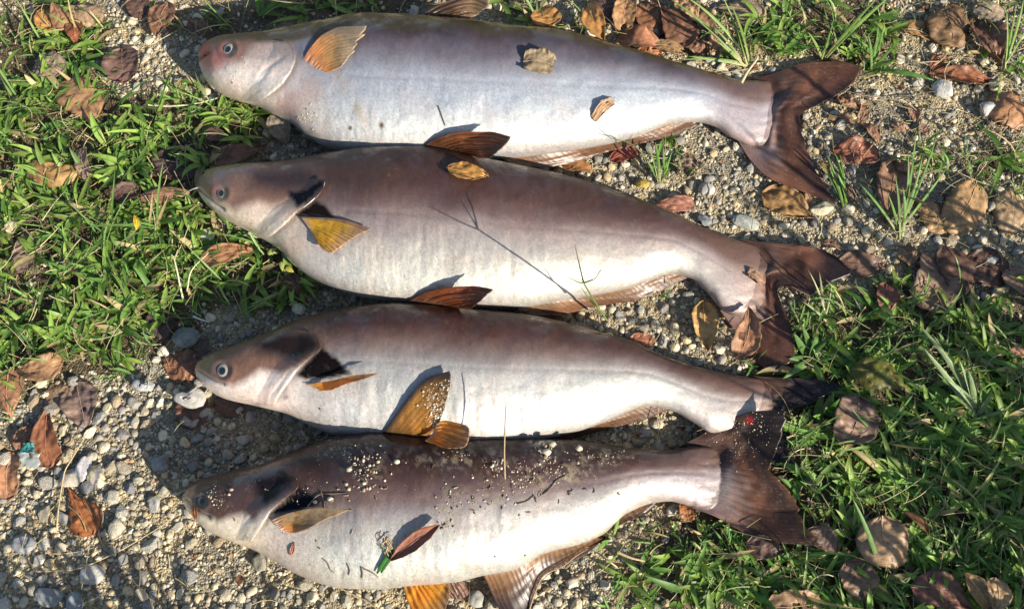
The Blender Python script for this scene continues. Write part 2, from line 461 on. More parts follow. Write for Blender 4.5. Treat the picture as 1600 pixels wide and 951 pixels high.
FISH = [
 dict(label='topmost of the four catfish, pale violet-grey side with an orange pectoral fin held up',
  top=[(312, 84), (318, 72), (328, 65), (345, 60), (366, 57), (400, 55), (445, 47), (508, 33), (564, 24), (627, 25), (703, 31), (800, 41), (863, 48), (926, 61), (989, 78), (1052, 97), (1116, 116), (1165, 126), (1222, 128)],
  bot=[(312, 97), (318, 116), (326, 130), (341, 144), (370, 156), (400, 164), (425, 175), (456, 189), (483, 209), (514, 226), (560, 238), (620, 245), (700, 246), (800, 243), (876, 234), (977, 216), (1060, 191), (1090, 190), (1116, 197), (1141, 214), (1175, 226), (1222, 210)],
  H=[(312, .036), (326, .062), (350, .088), (400, .107), (480, .112), (600, .125), (720, .122), (850, .105), (1000, .075), (1100, .05), (1185, .028), (1222, .005)],
  ramp=[(0, (.05, .036, .012)), (.05, (.06, .042, .016)), (.09, (.065, .045, .05)), (.22, (.145, .13, .155)), (.38, (.30, .30, .32)), (.58, (.37, .375, .38)), (.8, (.49, .47, .42)), (1, (.38, .34, .30))],
  head=[(0, (.10, .065, .03)), (.07, (.17, .10, .06)), (.14, (.42, .31, .26)), (.35, (.60, .50, .45)), (.6, (.63, .56, .50)), (1, (.56, .44, .36))],
  gill=[(450, 66), (460, 80), (461, 94), (454, 112), (440, 132), (418, 150), (400, 159)],
  folds=[[(402, 124), (418, 108), (436, 95), (452, 84)], [(398, 134), (412, 122), (424, 108)]],
  headpatch=[([(325, 68), (345, 59), (470, 44), (565, 20), (580, 28), (500, 52), (460, 66), (400, 66), (350, 65)], (.075, .052, .018), 6), ([(344, 62), (396, 64), (388, 80), (378, 96), (362, 98), (342, 92)], (.25, .14, .10), 9)],
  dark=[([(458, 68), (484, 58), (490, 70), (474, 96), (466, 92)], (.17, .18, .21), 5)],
  stains=[((332, 90), 25, (.56, .19, .14), .9), ((319, 82), 13, (.50, .13, .11), .9), ((450, 165), 26, (.50, .27, .22), .5), ((486, 140), 20, (.55, .40, .36), .6), ((598, 196), 4.5, (.12, .06, .03), 1), ((548, 200), 2.5, (.10, .06, .03), 1)],
  mouth=[(310, 94), (317, 89), (326, 83)], eye=(358, 77, 10.5, 18, (.52, .50, .47)),
  tailfade=(.46, .38, .40)),
 dict(label='second catfish from the top, brown back and a bright yellow fanned pectoral fin',
  top=[(309, 297), (314, 280), (328, 266), (366, 259), (400, 256), (445, 253), (476, 246), (508, 240), (560, 231), (620, 227), (670, 230), (740, 243), (800, 256), (850, 267), (914, 282), (964, 298), (1015, 317), (1065, 338), (1108, 358), (1153, 374), (1205, 390)],
  bot=[(309, 302), (326, 323), (353, 343), (400, 367), (438, 389), (463, 413), (501, 437), (541, 453), (577, 463), (627, 470), (700, 476), (800, 478), (876, 468), (977, 450), (1052, 428), (1075, 433), (1103, 457), (1125, 482), (1150, 492), (1205, 470)],
  H=[(309, .036), (323, .062), (348, .088), (400, .107), (480, .115), (600, .13), (720, .126), (850, .108), (1000, .078), (1080, .055), (1168, .029), (1205, .005)],
  ramp=[(0, (.065, .034, .024)), (.1, (.075, .037, .03)), (.22, (.095, .052, .045)), (.36, (.14, .09, .08)), (.5, (.26, .205, .178)), (.65, (.36, .32, .27)), (.85, (.49, .455, .375)), (1, (.4, .35, .29))],
  head=[(0, (.13, .075, .05)), (.15, (.25, .155, .11)), (.4, (.42, .30, .23)), (.55, (.56, .44, .35)), (.75, (.64, .54, .42)), (1, (.60, .50, .38))],
  gill=[(508, 282), (503, 297), (490, 313), (466, 329), (446, 349), (424, 367), (405, 372)],
  folds=[[(404, 352), (430, 335), (452, 318)]],
  headpatch=[([(310, 288), (318, 264), (366, 256), (400, 252), (470, 246), (505, 262), (500, 285), (470, 300), (445, 314), (425, 320), (405, 313), (385, 320), (368, 328), (350, 320), (325, 306)], (.24, .135, .095), 9)],
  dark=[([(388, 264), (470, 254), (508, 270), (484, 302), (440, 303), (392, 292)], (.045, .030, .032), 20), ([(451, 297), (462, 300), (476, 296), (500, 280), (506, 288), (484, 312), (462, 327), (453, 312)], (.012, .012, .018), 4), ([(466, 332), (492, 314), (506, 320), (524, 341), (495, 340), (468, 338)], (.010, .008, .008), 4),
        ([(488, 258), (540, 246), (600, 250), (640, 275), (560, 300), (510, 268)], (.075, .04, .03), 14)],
  stains=[((334, 290), 12, (.38, .13, .12), .8), ((318, 281), 10, (.25, .15, .16), .7), ((317, 270), 2.8, (.02, .014, .014), .95), ((455, 385), 24, (.56, .40, .30), .6)],
  mouth=[(309, 296), (320, 306), (336, 319), (350, 327)], eye=(347, 301, 9.8, 24, (.30, .27, .20)),
  tailfade=(.50, .40, .36)),
 dict(label='third catfish from the top, slim, with a thin folded orange pectoral fin',
  top=[(308, 580), (313, 563), (328, 553), (366, 541), (400, 528), (438, 512), (476, 495), (514, 485), (552, 478), (600, 472), (660, 474), (741, 482), (800, 488), (863, 498), (926, 514), (977, 529), (1027, 550), (1078, 569), (1128, 582), (1180, 590), (1215, 598)],
  bot=[(308, 587), (323, 606), (354, 623), (400, 633), (450, 646), (488, 663), (526, 677), (580, 688), (640, 694), (720, 697), (800, 692), (901, 672), (951, 655), (1015, 634), (1052, 642), (1078, 657), (1110, 676), (1150, 680), (1215, 660)],
  H=[(308, .036), (322, .062), (348, .088), (400, .106), (480, .112), (600, .122), (720, .118), (850, .10), (1000, .07), (1080, .052), (1178, .028), (1215, .005)],
  ramp=[(0, (.06, .03, .022)), (.06, (.075, .034, .026)), (.16, (.10, .048, .038)), (.28, (.19, .135, .12)), (.42, (.31, .28, .25)), (.6, (.42, .395, .345)), (.82, (.50, .47, .41)), (1, (.40, .35, .30))],
  head=[(0, (.11, .06, .03)), (.12, (.16, .09, .06)), (.3, (.36, .25, .2)), (.5, (.56, .46, .41)), (.62, (.64, .55, .49)), (1, (.62, .51, .44))],
  gill=[(476, 516), (495, 526), (501, 543), (482, 561), (464, 578), (448, 600), (432, 624), (426, 634)],
  folds=[[(416, 626), (438, 600), (456, 576)]],
  headpatch=[([(309, 573), (314, 556), (345, 545), (400, 526), (470, 509), (503, 526), (500, 546), (470, 568), (440, 583), (405, 577), (388, 591), (362, 602), (335, 595)], (.21, .115, .08), 8)],
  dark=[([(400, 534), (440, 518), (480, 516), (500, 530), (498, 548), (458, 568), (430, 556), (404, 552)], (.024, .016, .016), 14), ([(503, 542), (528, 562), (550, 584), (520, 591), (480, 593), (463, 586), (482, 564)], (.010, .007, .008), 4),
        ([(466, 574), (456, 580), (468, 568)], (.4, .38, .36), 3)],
  stains=[((448, 620), 4, (.10, .08, .07), .8), ((326, 566), 12, (.20, .15, .15), .6), ((313, 561), 2.8, (.02, .014, .014), .95), ((440, 610), 12, (.62, .55, .50), .7)],
  mouth=[(309, 580), (320, 586), (334, 594), (350, 599)], eye=(349, 578, 12, 25, (.46, .46, .45)),
  tailfade=(.55, .45, .40)),
 dict(label='bottommost catfish, dark back and gill, dusted with sand and leaf bits, big spread anal fin',
  top=[(289, 777), (294, 766), (303, 754), (330, 745), (366, 736), (400, 727), (445, 711), (476, 696), (526, 681), (589, 674), (665, 680), (736, 686), (800, 686), (876, 686), (939, 692), (989, 700), (1042, 703), (1090, 697), (1140, 700)],
  bot=[(289, 785), (304, 804), (330, 828), (366, 844), (400, 856), (438, 875), (476, 895), (514, 908), (551, 914), (597, 915), (632, 911), (716, 904), (753, 895), (800, 886), (850, 862), (901, 848), (939, 833), (977, 801), (1022, 784), (1045, 782), (1078, 790), (1105, 794), (1140, 770)],
  H=[(289, .036), (304, .064), (330, .090), (380, .107), (470, .118), (590, .132), (700, .128), (820, .11), (950, .08), (1030, .06), (1102, .032), (1140, .006)],
  ramp=[(0, (.045, .026, .02)), (.1, (.05, .027, .022)), (.28, (.085, .045, .038)), (.42, (.13, .085, .075)), (.53, (.24, .2, .18)), (.67, (.36, .33, .285)), (.85, (.48, .45, .385)), (1, (.4, .35, .29))],
  head=[(0, (.08, .05, .03)), (.2, (.16, .1, .075)), (.42, (.32, .23, .18)), (.55, (.5, .41, .33)), (.7, (.6, .52, .41)), (1, (.57, .47, .35))],
  gill=[(456, 744), (466, 758), (446, 778), (424, 797), (410, 818), (392, 846)],
  folds=[[(372, 824), (392, 808), (404, 798)]],
  headpatch=[([(281, 772), (296, 749), (366, 732), (445, 705), (475, 745), (440, 772), (408, 795), (396, 815), (380, 802), (360, 806), (340, 816), (322, 802), (300, 794)], (.10, .052, .04), 8)],
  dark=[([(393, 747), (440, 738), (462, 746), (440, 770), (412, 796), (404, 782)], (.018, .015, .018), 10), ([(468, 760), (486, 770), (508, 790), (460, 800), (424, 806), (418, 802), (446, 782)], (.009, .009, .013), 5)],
  stains=[((316, 780), 16, (.09, .085, .085), .7), ((760, 815), 20, (.50, .48, .46), .3)],
  mouth=[(290, 781), (302, 790), (315, 800), (328, 807)], eye=(316, 782, 9, 22, (.10, .10, .10)),
  tailfade=(.42, .34, .33)),
]

fish_bvh = []
skin_maps = []


def skin_map(px, py, c, up):
    A = np.zeros((480, 820, 3)); Wt = np.zeros((480, 820))
    m = up > .05
    i, j = np.clip((py[m] / 2).astype(int), 0, 479), np.clip((px[m] / 2).astype(int), 0, 819)
    np.add.at(A, (i, j), c[m]); np.add.at(Wt, (i, j), 1)
    for _ in range(4):                       # spread into the gaps between samples
        A2, W2 = A.copy(), Wt.copy()
        for a, b in ((0, 1), (0, -1), (1, 0), (-1, 0)):
            z = (Wt == 0)
            A2[z] += np.roll(A, (a, b), (0, 1))[z]; W2[z] += np.roll(Wt, (a, b), (0, 1))[z]
        A, Wt = A2, W2
    return A / np.maximum(Wt, 1e-9)[..., None], Wt > 0


def skin_at(k, px, py):
    A, ok = skin_maps[k]
    i, j = np.clip((py / 2).astype(int), 0, 479), np.clip((px / 2).astype(int), 0, 819)
    return A[i, j], ok[i, j]


ALB = .72
fish_polys = []


def hit(px, py, only=None):
    """camera ray at a photo pixel -> point and normal on the fish or the ground"""
    d = Vector(ray(px, py)).normalized()
    best = None
    for k, b in enumerate(fish_bvh):
        if only is not None and k != only: continue
        l, n, i, dist = b.ray_cast(Vector(CAM), d)
        if l is not None and (best is None or dist < best[2]): best = (l, n, dist)
    if best: return np.array(best[0]), np.array(best[1])
    p = P(px, py, 0.0); p = P(px, py, ground_z(p[0], p[1]))
    return p, np.array((0, 0, 1.0))


def eye_on(root, body_bvh, spec):
    px, py, r, _, iris = spec
    d = Vector(ray(px, py)).normalized()
    l, n, i, dist = body_bvh.ray_cast(Vector(CAM), d)
    n = (Vector(n) * 0.6 + Vector((0, -0.1, 1)) * 0.4).normalized()
    r = r * .95 / 1000 * dist / DIST
    iris = tuple(.62 * np.array(iris) * np.array((1.08, 1.0, .84)))
    q = n.to_track_quat('Z', 'Y').to_matrix()
    def dome(rr, hh, z0, cols, nm, parent, off=(0, 0)):
        nr, na = 10, 28
        k = np.linspace(0, 1, nr)[:, None]; a = np.linspace(0, 2 * np.pi, na, endpoint=False)[None, :]
        X = rr * k * np.cos(a) + off[0]; Y = rr * k * np.sin(a) + off[1]; Z = z0 + hh * np.sqrt(np.clip(1 - k ** 2, 0, 1)) + 0 * a
        V = np.stack([X, Y, Z], -1).reshape(-1, 3) @ np.array(q).T + np.array(l)
        c = ramp(cols, np.broadcast_to(k, X.shape)).reshape(-1, 3)
        return obj(nm, mesh(nm, V, grid_faces(nr, na, True)[:, ::-1], M_eye, c), parent)
    e = dome(r, r * .34, -r * .12, [(0, iris), (.75, iris), (.86, tuple(0.6 * np.array(iris))), (1, (.06, .045, .04))], 'eye', root)
    dome(r * .57, r * .16, r * .12, [(0, (.008, .008, .01)), (.8, (.015, .015, .018)), (1, (.05, .05, .05))], 'pupil', e, (r * .05, -r * .12))
    return l


def build_fish(k, d):
    x0, x1 = d['top'][0][0], d['top'][-1][0]
    NU, NV = 400, 176
    w = np.linspace(0, 1, NU)
    w = 0.55 * w ** 1.0 + 0.45 * w ** 2.2                       # denser at the head
    xs = x0 + (x1 - x0) * w
    yt, yb = pchip(d['top'], xs), pchip(d['bot'], xs)
    H = pchip(d['H'], xs)
    dd = np.clip((xs - x0) / 7, 0, 1); cap = np.sqrt(1 - (1 - dd) ** 2) * 0.995 + 0.005
    de = np.clip((x1 - xs) / 14, 0, 1); cap2 = np.sqrt(1 - (1 - de) ** 2) * 0.96 + 0.04
    ym, hw = (yt + yb) / 2, (yb - yt) / 2 * cap * cap2
    Hc = H * (0.35 + 0.65 * cap)
    zc = H * 0.5
    C = P(xs, ym, zc)
    r = C - CAM
    dist = np.linalg.norm(r, axis=1)
    phi = np.arctan2(r[:, 1], -r[:, 2])
    wv = hw / 1000 * (r @ FW) / DIST
    b = Hc / 2
    a = np.sqrt(np.maximum(wv ** 2 - (b * np.sin(phi)) ** 2, (0.55 * wv) ** 2)) / np.cos(phi)
    th = np.linspace(0, 2 * np.pi, NV, endpoint=False)
    ct, st = np.cos(th), np.sin(th)
    n = 2.25
    cs = np.sign(ct) * abs(ct) ** (2 / n); sn = np.sign(st) * abs(st) ** (2 / n)
    sn = np.where(sn < 0, sn * 0.96, sn)
    G = np.zeros((NU, NV, 3))
    G[..., 0] = C[:, None, 0]
    # crest a little nearer the back than the belly; the belly edge is thinner
    G[..., 1] = C[:, None, 1] + a[:, None] * (cs + 0.08 * (sn > 0) * sn * (1 - cs ** 2))[None, :]
    G[..., 2] = zc[:, None] + b[:, None] * sn[None, :]
    nrm = grid_normals(G, True)
    if nrm[NU // 2, NV // 4, 2] < 0: nrm = -nrm
    px, py = proj(G)
    up = sstep(0.0, 0.3, nrm[..., 2])
    YT, YB = pchip(d['top'], px[:, 0])[:, None], pchip(d['bot'], px[:, 0])[:, None]
    v = np.clip((py - YT) / (YB - YT), 0, 1)
    # ---- relief
    body_w = sstep(470, 540, px) * (1 - sstep(1080, 1180, px))
    D = 0.0024 * (fbm(px / 55, py / 34, 31 + k) - .5) * (.35 + .65 * body_w) * 2
    D += 0.0015 * (fbm(px / 14, py / 60, 41 + k) - .5) * body_w * sstep(.35, .6, v) * (1 - sstep(760, 950, px)) * 2      # ribs and skin folds
    D += 0.0005 * (fbm(px / 6, py / 6, 51 + k) - .5) * 2
    dl, _, _ = poly_dist([(x, pchip(d['top'], np.array([x]))[0] * .56 + pchip(d['bot'], np.array([x]))[0] * .44) for x in range(540, int(x1) - 30, 40)], px, py)
    D -= 0.0009 * np.exp(-(dl / 3.0) ** 2)
    dg, sg, tg = poly_dist(d['gill'], px, py)
    front = sg > 0                                             # towards the snout
    endf = sstep(.15, .5, tg) * (1 - sstep(.75, 1, tg))
    D += np.where(front, 0.0008 * np.exp(-dg / 90) * sstep(0, 3.0, dg), -0.0020 * np.exp(-(dg / 6) ** 2)) * endf
    for f in d['folds']:
        df, _, tf = poly_dist(f, px, py)
        fa = np.sin(np.pi * np.clip(tf, 0, 1)) * (1 if k == 0 else .45)
        D += (-0.0014 * np.exp(-(df / 3.0) ** 2) + 0.0008 * np.exp(-((df - 8) / 6) ** 2)) * fa
    dm, sm, _ = poly_dist(d['mouth'], px, py)
    D -= 0.0030 * np.exp(-(dm / 2.0) ** 2)
    D += 0.0008 * np.exp(-((dm - 7) / 4) ** 2)
    ex, ey = d['eye'][:2]
    de_ = np.hypot(px - ex, py - ey); er = d['eye'][2]
    D += -0.0022 * np.exp(-(de_ / er) ** 4) + 0.0016 * np.exp(-((de_ - er * 1.35) / 4.5) ** 2)
    # skull ridge over the eye and cheek bulge
    D += 0.0022 * np.exp(-(((px - ex - 55) / 60) ** 2 + ((py - ey - 22) / 26) ** 2))
    # tail root creases
    D += 0.0005 * np.sin(v * 34 + 3 * vnoise(px / 20, py / 20, 3)) * sstep(x1 - 70, x1 - 15, px) * up
    G2 = G + nrm * (D * up)[..., None]
    G2[..., 2] = np.maximum(G2[..., 2], 0.0015)
    # ---- albedo
    vn = np.clip(v + 0.10 * (fbm(px / 70, py / 45, 61 + k) - .5) + 0.035 * (fbm(px / 9, py / 16, 63 + k) - .5), 0, 1)
    body = ramp(d['ramp'], vn) / ALB
    body = mix(body, body * (np.array((.62, .575, .55)) if k else np.array((.70, .69, .71))), 1 - sstep(.22, .52, vn))
    head = ramp(d['head'], np.clip(v + 0.10 * (fbm(px / 26, py / 20, 65 + k) - .5), 0, 1))
    head = head * (1 + (.55 if k else .48) * sstep(.28, .55, v))[..., None]  # pale lower head lifted in colour to offset its facing away from the sun
    hx = d['gill'][3][0] + 10
    c = mix(body, head, 1 - sstep(hx - 50, hx + 25, px + (py - 0.5 * (YT + YB)) * 0.25))
    tl = sstep(x1 - 190, x1 - 30, px)
    c = mix(c, ramp([(0, (.14, .075, .055)), (.28, (.17, .10, .08)), (.5, d['tailfade']), (.8, tuple(np.array(d['tailfade']) * 1.05)), (1, (.38, .25, .22))], vn), tl * .85)
    # pale pectoral girdle behind the gill, pinkish blotches, darker mottling on the back
    c = mix(c, np.array((.60, .52, .47)), np.exp(-((px - hx - 15) / 38) ** 2) * sstep(.5, .72, v) * .75)
    c = mix(c, c * np.array((1.03, .90, .87)), blotch(px, py, 34, 71 + k) * .4)
    c = mix(c, c * np.array((.94, .995, 1.07)), sstep(.18, .4, v) * body_w)
    c = mix(c, c * .78, blotch(px, py, 18, 75 + k, .5, .75) * (1 - sstep(.2, .5, v)) * .7)
    c = mix(c, c * np.array((.80, .84, .92)), blotch(px, py + px * .1, 46, 79 + k, .5, .7) * sstep(.35, .6, v) * .35)
    c = mix(c, c * .80, np.exp(-(dl / 2.0) ** 2) * .8)
    c = mix(c, c * 1.12, np.exp(-((dl - 6) / 3.5) ** 2) * .5)
    # fine silver flecks and streaks of scale pattern
    fl = sstep(.62, .8, vnoise(px / 2.3, py / 2.0, 81 + k)) * sstep(.25, .5, v)
    c = mix(c, c * 1.18 + .02, fl * .5 * body_w)
    fd = sstep(.70, .84, vnoise(px / 2.2, py / 2.6, 87 + k)) * sstep(.5, .7, v) * body_w
    c = mix(c, c * .72, fd * .5)
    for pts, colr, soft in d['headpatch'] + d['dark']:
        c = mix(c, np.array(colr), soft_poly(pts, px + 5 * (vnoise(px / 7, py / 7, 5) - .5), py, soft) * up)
    lip = (sm > 0) * np.exp(-((dm - 6) / 7) ** 2) * (1 - sstep(d['mouth'][-1][0] - 4, d['mouth'][-1][0] + 16, px))
    c = mix(c, np.array((.85, .72, .63)), lip * (.75 if k in (1, 2) else .0))  # pale lip, brightened in the colour to stand in for sun on the snout
    for (sx, sy), rr, colr, amt in d['stains']:
        c = mix(c, np.array(colr), np.exp(-((np.hypot(px - sx, py - sy) + 5 * (vnoise(px / 5, py / 5, 9) - .5)) / rr) ** 4) * amt * up)
    # gill slit and mouth: darker colour along the groove
    c = mix(c, np.array((.10, .05, .045)), np.exp(-(dm / 1.6) ** 2) * .85)
    c = mix(c, np.array((.60, .54, .49)), np.exp(-((dg - 5) / 5) ** 2) * front * endf * sstep(.55, .8, tg) * .45)
    c = mix(c, np.array((.07, .05, .05)), np.where(front, 0, np.exp(-((dg - 1.5) / 2.2) ** 2)) * endf * .7)
    c = mix(c, np.array((.12, .08, .07)), np.exp(-((de_ - er * 1.12) / 2.2) ** 2) * .5)
    # a dusting of dried sand and dirt
    sp = sstep(.78, .86, vnoise(px / 2.0, py / 2.0, 91 + k)) * blotch(px, py, 30, 93 + k, .55, .7)
    c = mix(c, np.array((.34, .26, .16)), sp * (.5 if k == 3 else .12))
    if k == 3:
        for cx_, cy_, sx_, sy_ in ((570, 735, 26, 26), (852, 706, 18, 16), (775, 728, 16, 14), (945, 714, 46, 12), (845, 738, 60, 20), (700, 718, 70, 14), (335, 775, 18, 16), (705, 800, 16, 34), (760, 780, 70, 14), (880, 745, 60, 14)):
            gq = np.exp(-((px - cx_) / sx_) ** 2 - ((py - cy_) / sy_) ** 2)
            c = mix(c, np.array((.36, .29, .19)), gq * sstep(.52, .72, fbm(px / 7, py / 6, 97)) * .75 * up)
    if k == 0:
        st = np.exp(-((px - 550 - 18 * np.sin(py / 25) - 6 * (vnoise(px / 8, py / 8, 3) - .5)) / 9) ** 2) * sstep(105, 125, py) * (1 - sstep(185, 205, py))
        c = mix(c, np.array((.52, .41, .22)), st * blotch(px, py, 10, 9, .35, .65) * .5)
    ee = sstep(x1 - 34, x1 - 2, px + 10 * (vnoise(py / 9, px / 9, 3) - .5))
    c = np.clip(c * ALB, .005, .8)
    skin_maps.append(skin_map(px, py, c, up))
    base = P(700, (d['top'][9][1] + d['bot'][9][1]) / 2, 0)
    root = tag(empty('catfish', base), d['label'], 'fish', 'catfish laid out side by side')
    V = G2.reshape(-1, 3)
    F = grid_faces(NU, NV, True)
    nV = len(V)
    V = np.vstack([V, G2[0].mean(0), G2[-1].mean(0)])
    c = np.vstack([c.reshape(-1, 3), c[0].mean(0), c[-1].mean(0)])
    j = np.arange(NV)
    F = np.vstack([F, np.stack([(j + 1) % NV, j, np.full(NV, nV), np.full(NV, nV)], -1)[:, :]]) if False else F
    me = mesh('body', V[:nV], F, M_skin, c[:nV])
    # close the two tiny end rings
    bm_faces = [list(range(NV))[::-1], list((NU - 1) * NV + j)]
    import bmesh
    bm = bmesh.new(); bm.from_mesh(me); bm.verts.ensure_lookup_table()
    for f in bm_faces:
        nf = bm.faces.new([bm.verts[int(i)] for i in f]); nf.smooth = True
    bmesh.ops.recalc_face_normals(bm, faces=bm.faces)
    bm.to_mesh(me); bm.free()
    o = obj('body', me, root)
    bv = BVHTree.FromPolygons([tuple(q) for q in V[:nV].tolist()], F.tolist())
    fish_bvh.append(bv)
    xs2 = np.linspace(x0, x1, 40)
    fish_polys.append(list(zip(xs2, pchip(d['top'], xs2))) + list(zip(xs2[::-1], pchip(d['bot'], xs2[::-1]))))
    eye_on(root, bv, d['eye'])
    return root


ROOTS = [build_fish(k, d) for k, d in enumerate(FISH)]


def fin(root, name, base, outer, side0, side1, zb, zo, rays, cols, ns=90, nt=40, ridge=.0011, wave=.004, th=.0012, seed=0, extra=None, mat=None, spine=0.0, notch=.03, on=None, lift=.006, off=.0025, streak=.8, sink=0, emer=.16):
    """A fin as a Coons patch between its root, its free edge and its two margins (photo pixels), with raised rays.
    zb, zo: heights along the root and the free edge; cols: colour ramp from root to edge, and the ray colour factor."""
    b, o, s0, s1 = resample(base, ns), resample(outer, ns), resample(side0, nt), resample(side1, nt)
    S = np.linspace(0, 1, ns)[:, None, None]; T = np.linspace(0, 1, nt)[None, :, None]
    G = (1 - T) * b[:, None] + T * o[:, None] + (1 - S) * s0[None] + S * s1[None] \
        - ((1 - S) * (1 - T) * b[0] + S * (1 - T) * b[-1] + (1 - S) * T * o[0] + S * T * o[-1])
    S, T = S[..., 0], T[..., 0]
    px, py = G[..., 0], G[..., 1]
    # ragged free edge
    rag = notch * (vnoise(S * rays * 1.0 + 3, 0 * S + seed, 7) - .45) * sstep(.75, 1, T)
    px = px + (px - b[:, None, 0]) * rag; py = py + (py - b[:, None, 1]) * rag
    Zb = np.interp(S, np.linspace(0, 1, len(zb)), zb); Zo = np.interp(S, np.linspace(0, 1, len(zo)), zo)
    Z = Zb * (1 - T) + Zo * T
    ph = S * rays + .25 * np.sin(6 * T) * (vnoise(S * 4, T * 3, seed) - .5)
    ph = ph + .9 * (vnoise(S * rays * .45 + seed, S * 0 + 2, seed + 1) - .5)
    rr = np.cos(2 * np.pi * ph) * (.35 + .9 * vnoise(S * rays * .8, T * 2.5 + seed, seed + 2))
    rid = np.maximum(rr, -.3) * sstep(0.0, .12, T) * (1 - .35 * T)
    Z = Z + wave * (fbm(S * 3 + seed, T * 2.2, seed, 3) - .5) * 2 * sstep(0, .3, T) + ridge * rid
    if spine:
        Z = Z + spine * np.exp(-((S) / .03) ** 2) * (1 - T)
    if on is not None:                       # drape on the given body, never below it
        for i in range(ns):
            for jj in range(nt):
                p, n_ = hit(px[i, jj], py[i, jj], on)
                if p[2] > (0.02 if off > .001 else .004): Z[i, jj] = max(Z[i, jj], p[2] + off + lift * T[0, jj] - sink * (1 - sstep(.0, emer + .10 * (vnoise(i / 5., jj / 9., seed) - .5), T[0, jj])))
    V = P(px, py, Z)
    c = ramp(cols[0], np.broadcast_to(T, px.shape) + .16 * (fbm(S * 5, T * 3, seed + 3) - .5))
    c = mix(c, c * cols[1], sstep(-.2, .8, rr) * sstep(.02, .2, T) * streak)
    c = mix(c, c * .55, blotch(px, py, 22, seed + 9, .45, .7) * .6)
    c = mix(c, c * np.array((1.5, 1.35, 1.2)), blotch(px + py * .4, py, 30, seed + 19, .5, .7) * .5)
    sand = sstep(.80, .88, vnoise(px / 2.2, py / 2.2, seed + 5))
    c = mix(c, np.array((.42, .33, .2)), sand * .25)
    if extra: c = extra(c, px, py, S, T)
    me = mesh(name, V, grid_faces(ns, nt), mat or M_fin, np.clip(c, .004, .8))
    return solid(obj(name, me, root), th)


BROWN = ([(0, (.22, .13, .09)), (.25, (.27, .13, .075)), (.6, (.21, .095, .058)), (1, (.10, .05, .04))], .78)
DUSK = ([(0, (.22, .13, .10)), (.3, (.14, .068, .045)), (.55, (.034, .022, .024)), (1, (.022, .018, .022))], .6)
AMBER = ([(0, (.50, .36, .24)), (.2, (.66, .36, .04)), (.65, (.55, .29, .04)), (1, (.36, .24, .14))], .62)
YELLOW = ([(0, (.58, .46, .33)), (.15, (.80, .53, .05)), (.6, (.78, .49, .04)), (1, (.52, .38, .24))], .52)
ANAL = ([(0, (.34, .27, .20)), (.2, (.29, .18, .10)), (.55, (.20, .10, .05)), (1, (.13, .07, .045))], .8)
RUST = ([(0, (.10, .055, .035)), (.3, (.22, .065, .022)), (.75, (.24, .07, .03)), (1, (.12, .05, .03))], .55)


def tail_dark(fx, x0, x1):
    def f(c, px, py, S, T):
        a = sstep(x0, x1, px) * fx
        return mix(c, np.array((.022, .018, .022)), a)
    return f


f1, f2, f3, f4 = ROOTS
# tails
def root_fade(k, extra=None):
    """flesh of the tail root running out unevenly between the rays"""
    mid = np.array(FISH[k]['tailfade']) * ALB
    def f(c, px, py, S, T):
        if extra: c = extra(c, px, py, S, T)
        rt = ramp([(0, (.10, .055, .04)), (.25, (.14, .085, .07)), (.5, tuple(mid)), (.8, tuple(mid * 1.02)), (1, (.30, .19, .16))], S)
        w = T - .05 + .14 * (vnoise(S * 16, T * 6, k + 5) - .5) + .05 * (vnoise(S * 50, T * 8, k + 6) - .5)
        c = mix(c, c * np.array((1.35, 1.15, 1.05)) + .02, (1 - sstep(.15, .5, w)) * .6)
        c = mix(c, c * .42, sstep(.5, .72, fbm(S * 9 + k, T * 1.4, 41 + k)) * sstep(.2, .5, T) * .8)
        c = mix(c, c * .5, sstep(.86, 1, T + .08 * (vnoise(S * 20, S * 0, k) - .5)) * .6)
        sk, ok = skin_at(k, px, py)
        rt = np.where(ok[..., None], sk, rt)
        w = w + .07 * np.cos(2 * np.pi * S * 17 + 2 * vnoise(S * 6, T * 2, k)) * sstep(.1, .3, T)
        return mix(c, rt, 1 - sstep(.16, .56, w))
    return f


TK = dict(ns=150, nt=60, off=.0008, sink=.0024, emer=.30, lift=0, ridge=.00022, streak=.45, notch=.06)
fin(f1, 'tail_fin', [(1168, 126), (1190, 130), (1198, 150), (1196, 180), (1186, 206), (1152, 219)],
    [(1347, 104), (1335, 124), (1305, 150), (1268, 168), (1248, 182), (1252, 205), (1262, 238), (1280, 275), (1304, 316)],
    [(1168, 126), (1215, 113), (1262, 98), (1310, 96), (1347, 104)], [(1152, 219), (1172, 250), (1200, 277), (1245, 296), (1304, 316)],
    [.010, .010, .009], [.022, .024, .028, .024, .022], 30, BROWN, wave=.010, seed=2, on=0, extra=root_fade(0), **TK)
fin(f2, 'tail_fin', [(1150, 373), (1170, 382), (1178, 405), (1176, 430), (1164, 462), (1124, 484)],
    [(1334, 424), (1302, 440), (1262, 458), (1222, 447), (1214, 456), (1226, 486), (1238, 520), (1240, 552), (1206, 584)],
    [(1150, 373), (1205, 379), (1262, 385), (1302, 398), (1334, 424)], [(1124, 484), (1142, 508), (1160, 535), (1180, 562), (1206, 584)],
    [.011, .011, .010], [.026, .024, .024, .022, .020], 30, BROWN, wave=.010, seed=12, on=1, extra=root_fade(1, tail_dark(.8, 1262, 1300)), **TK)
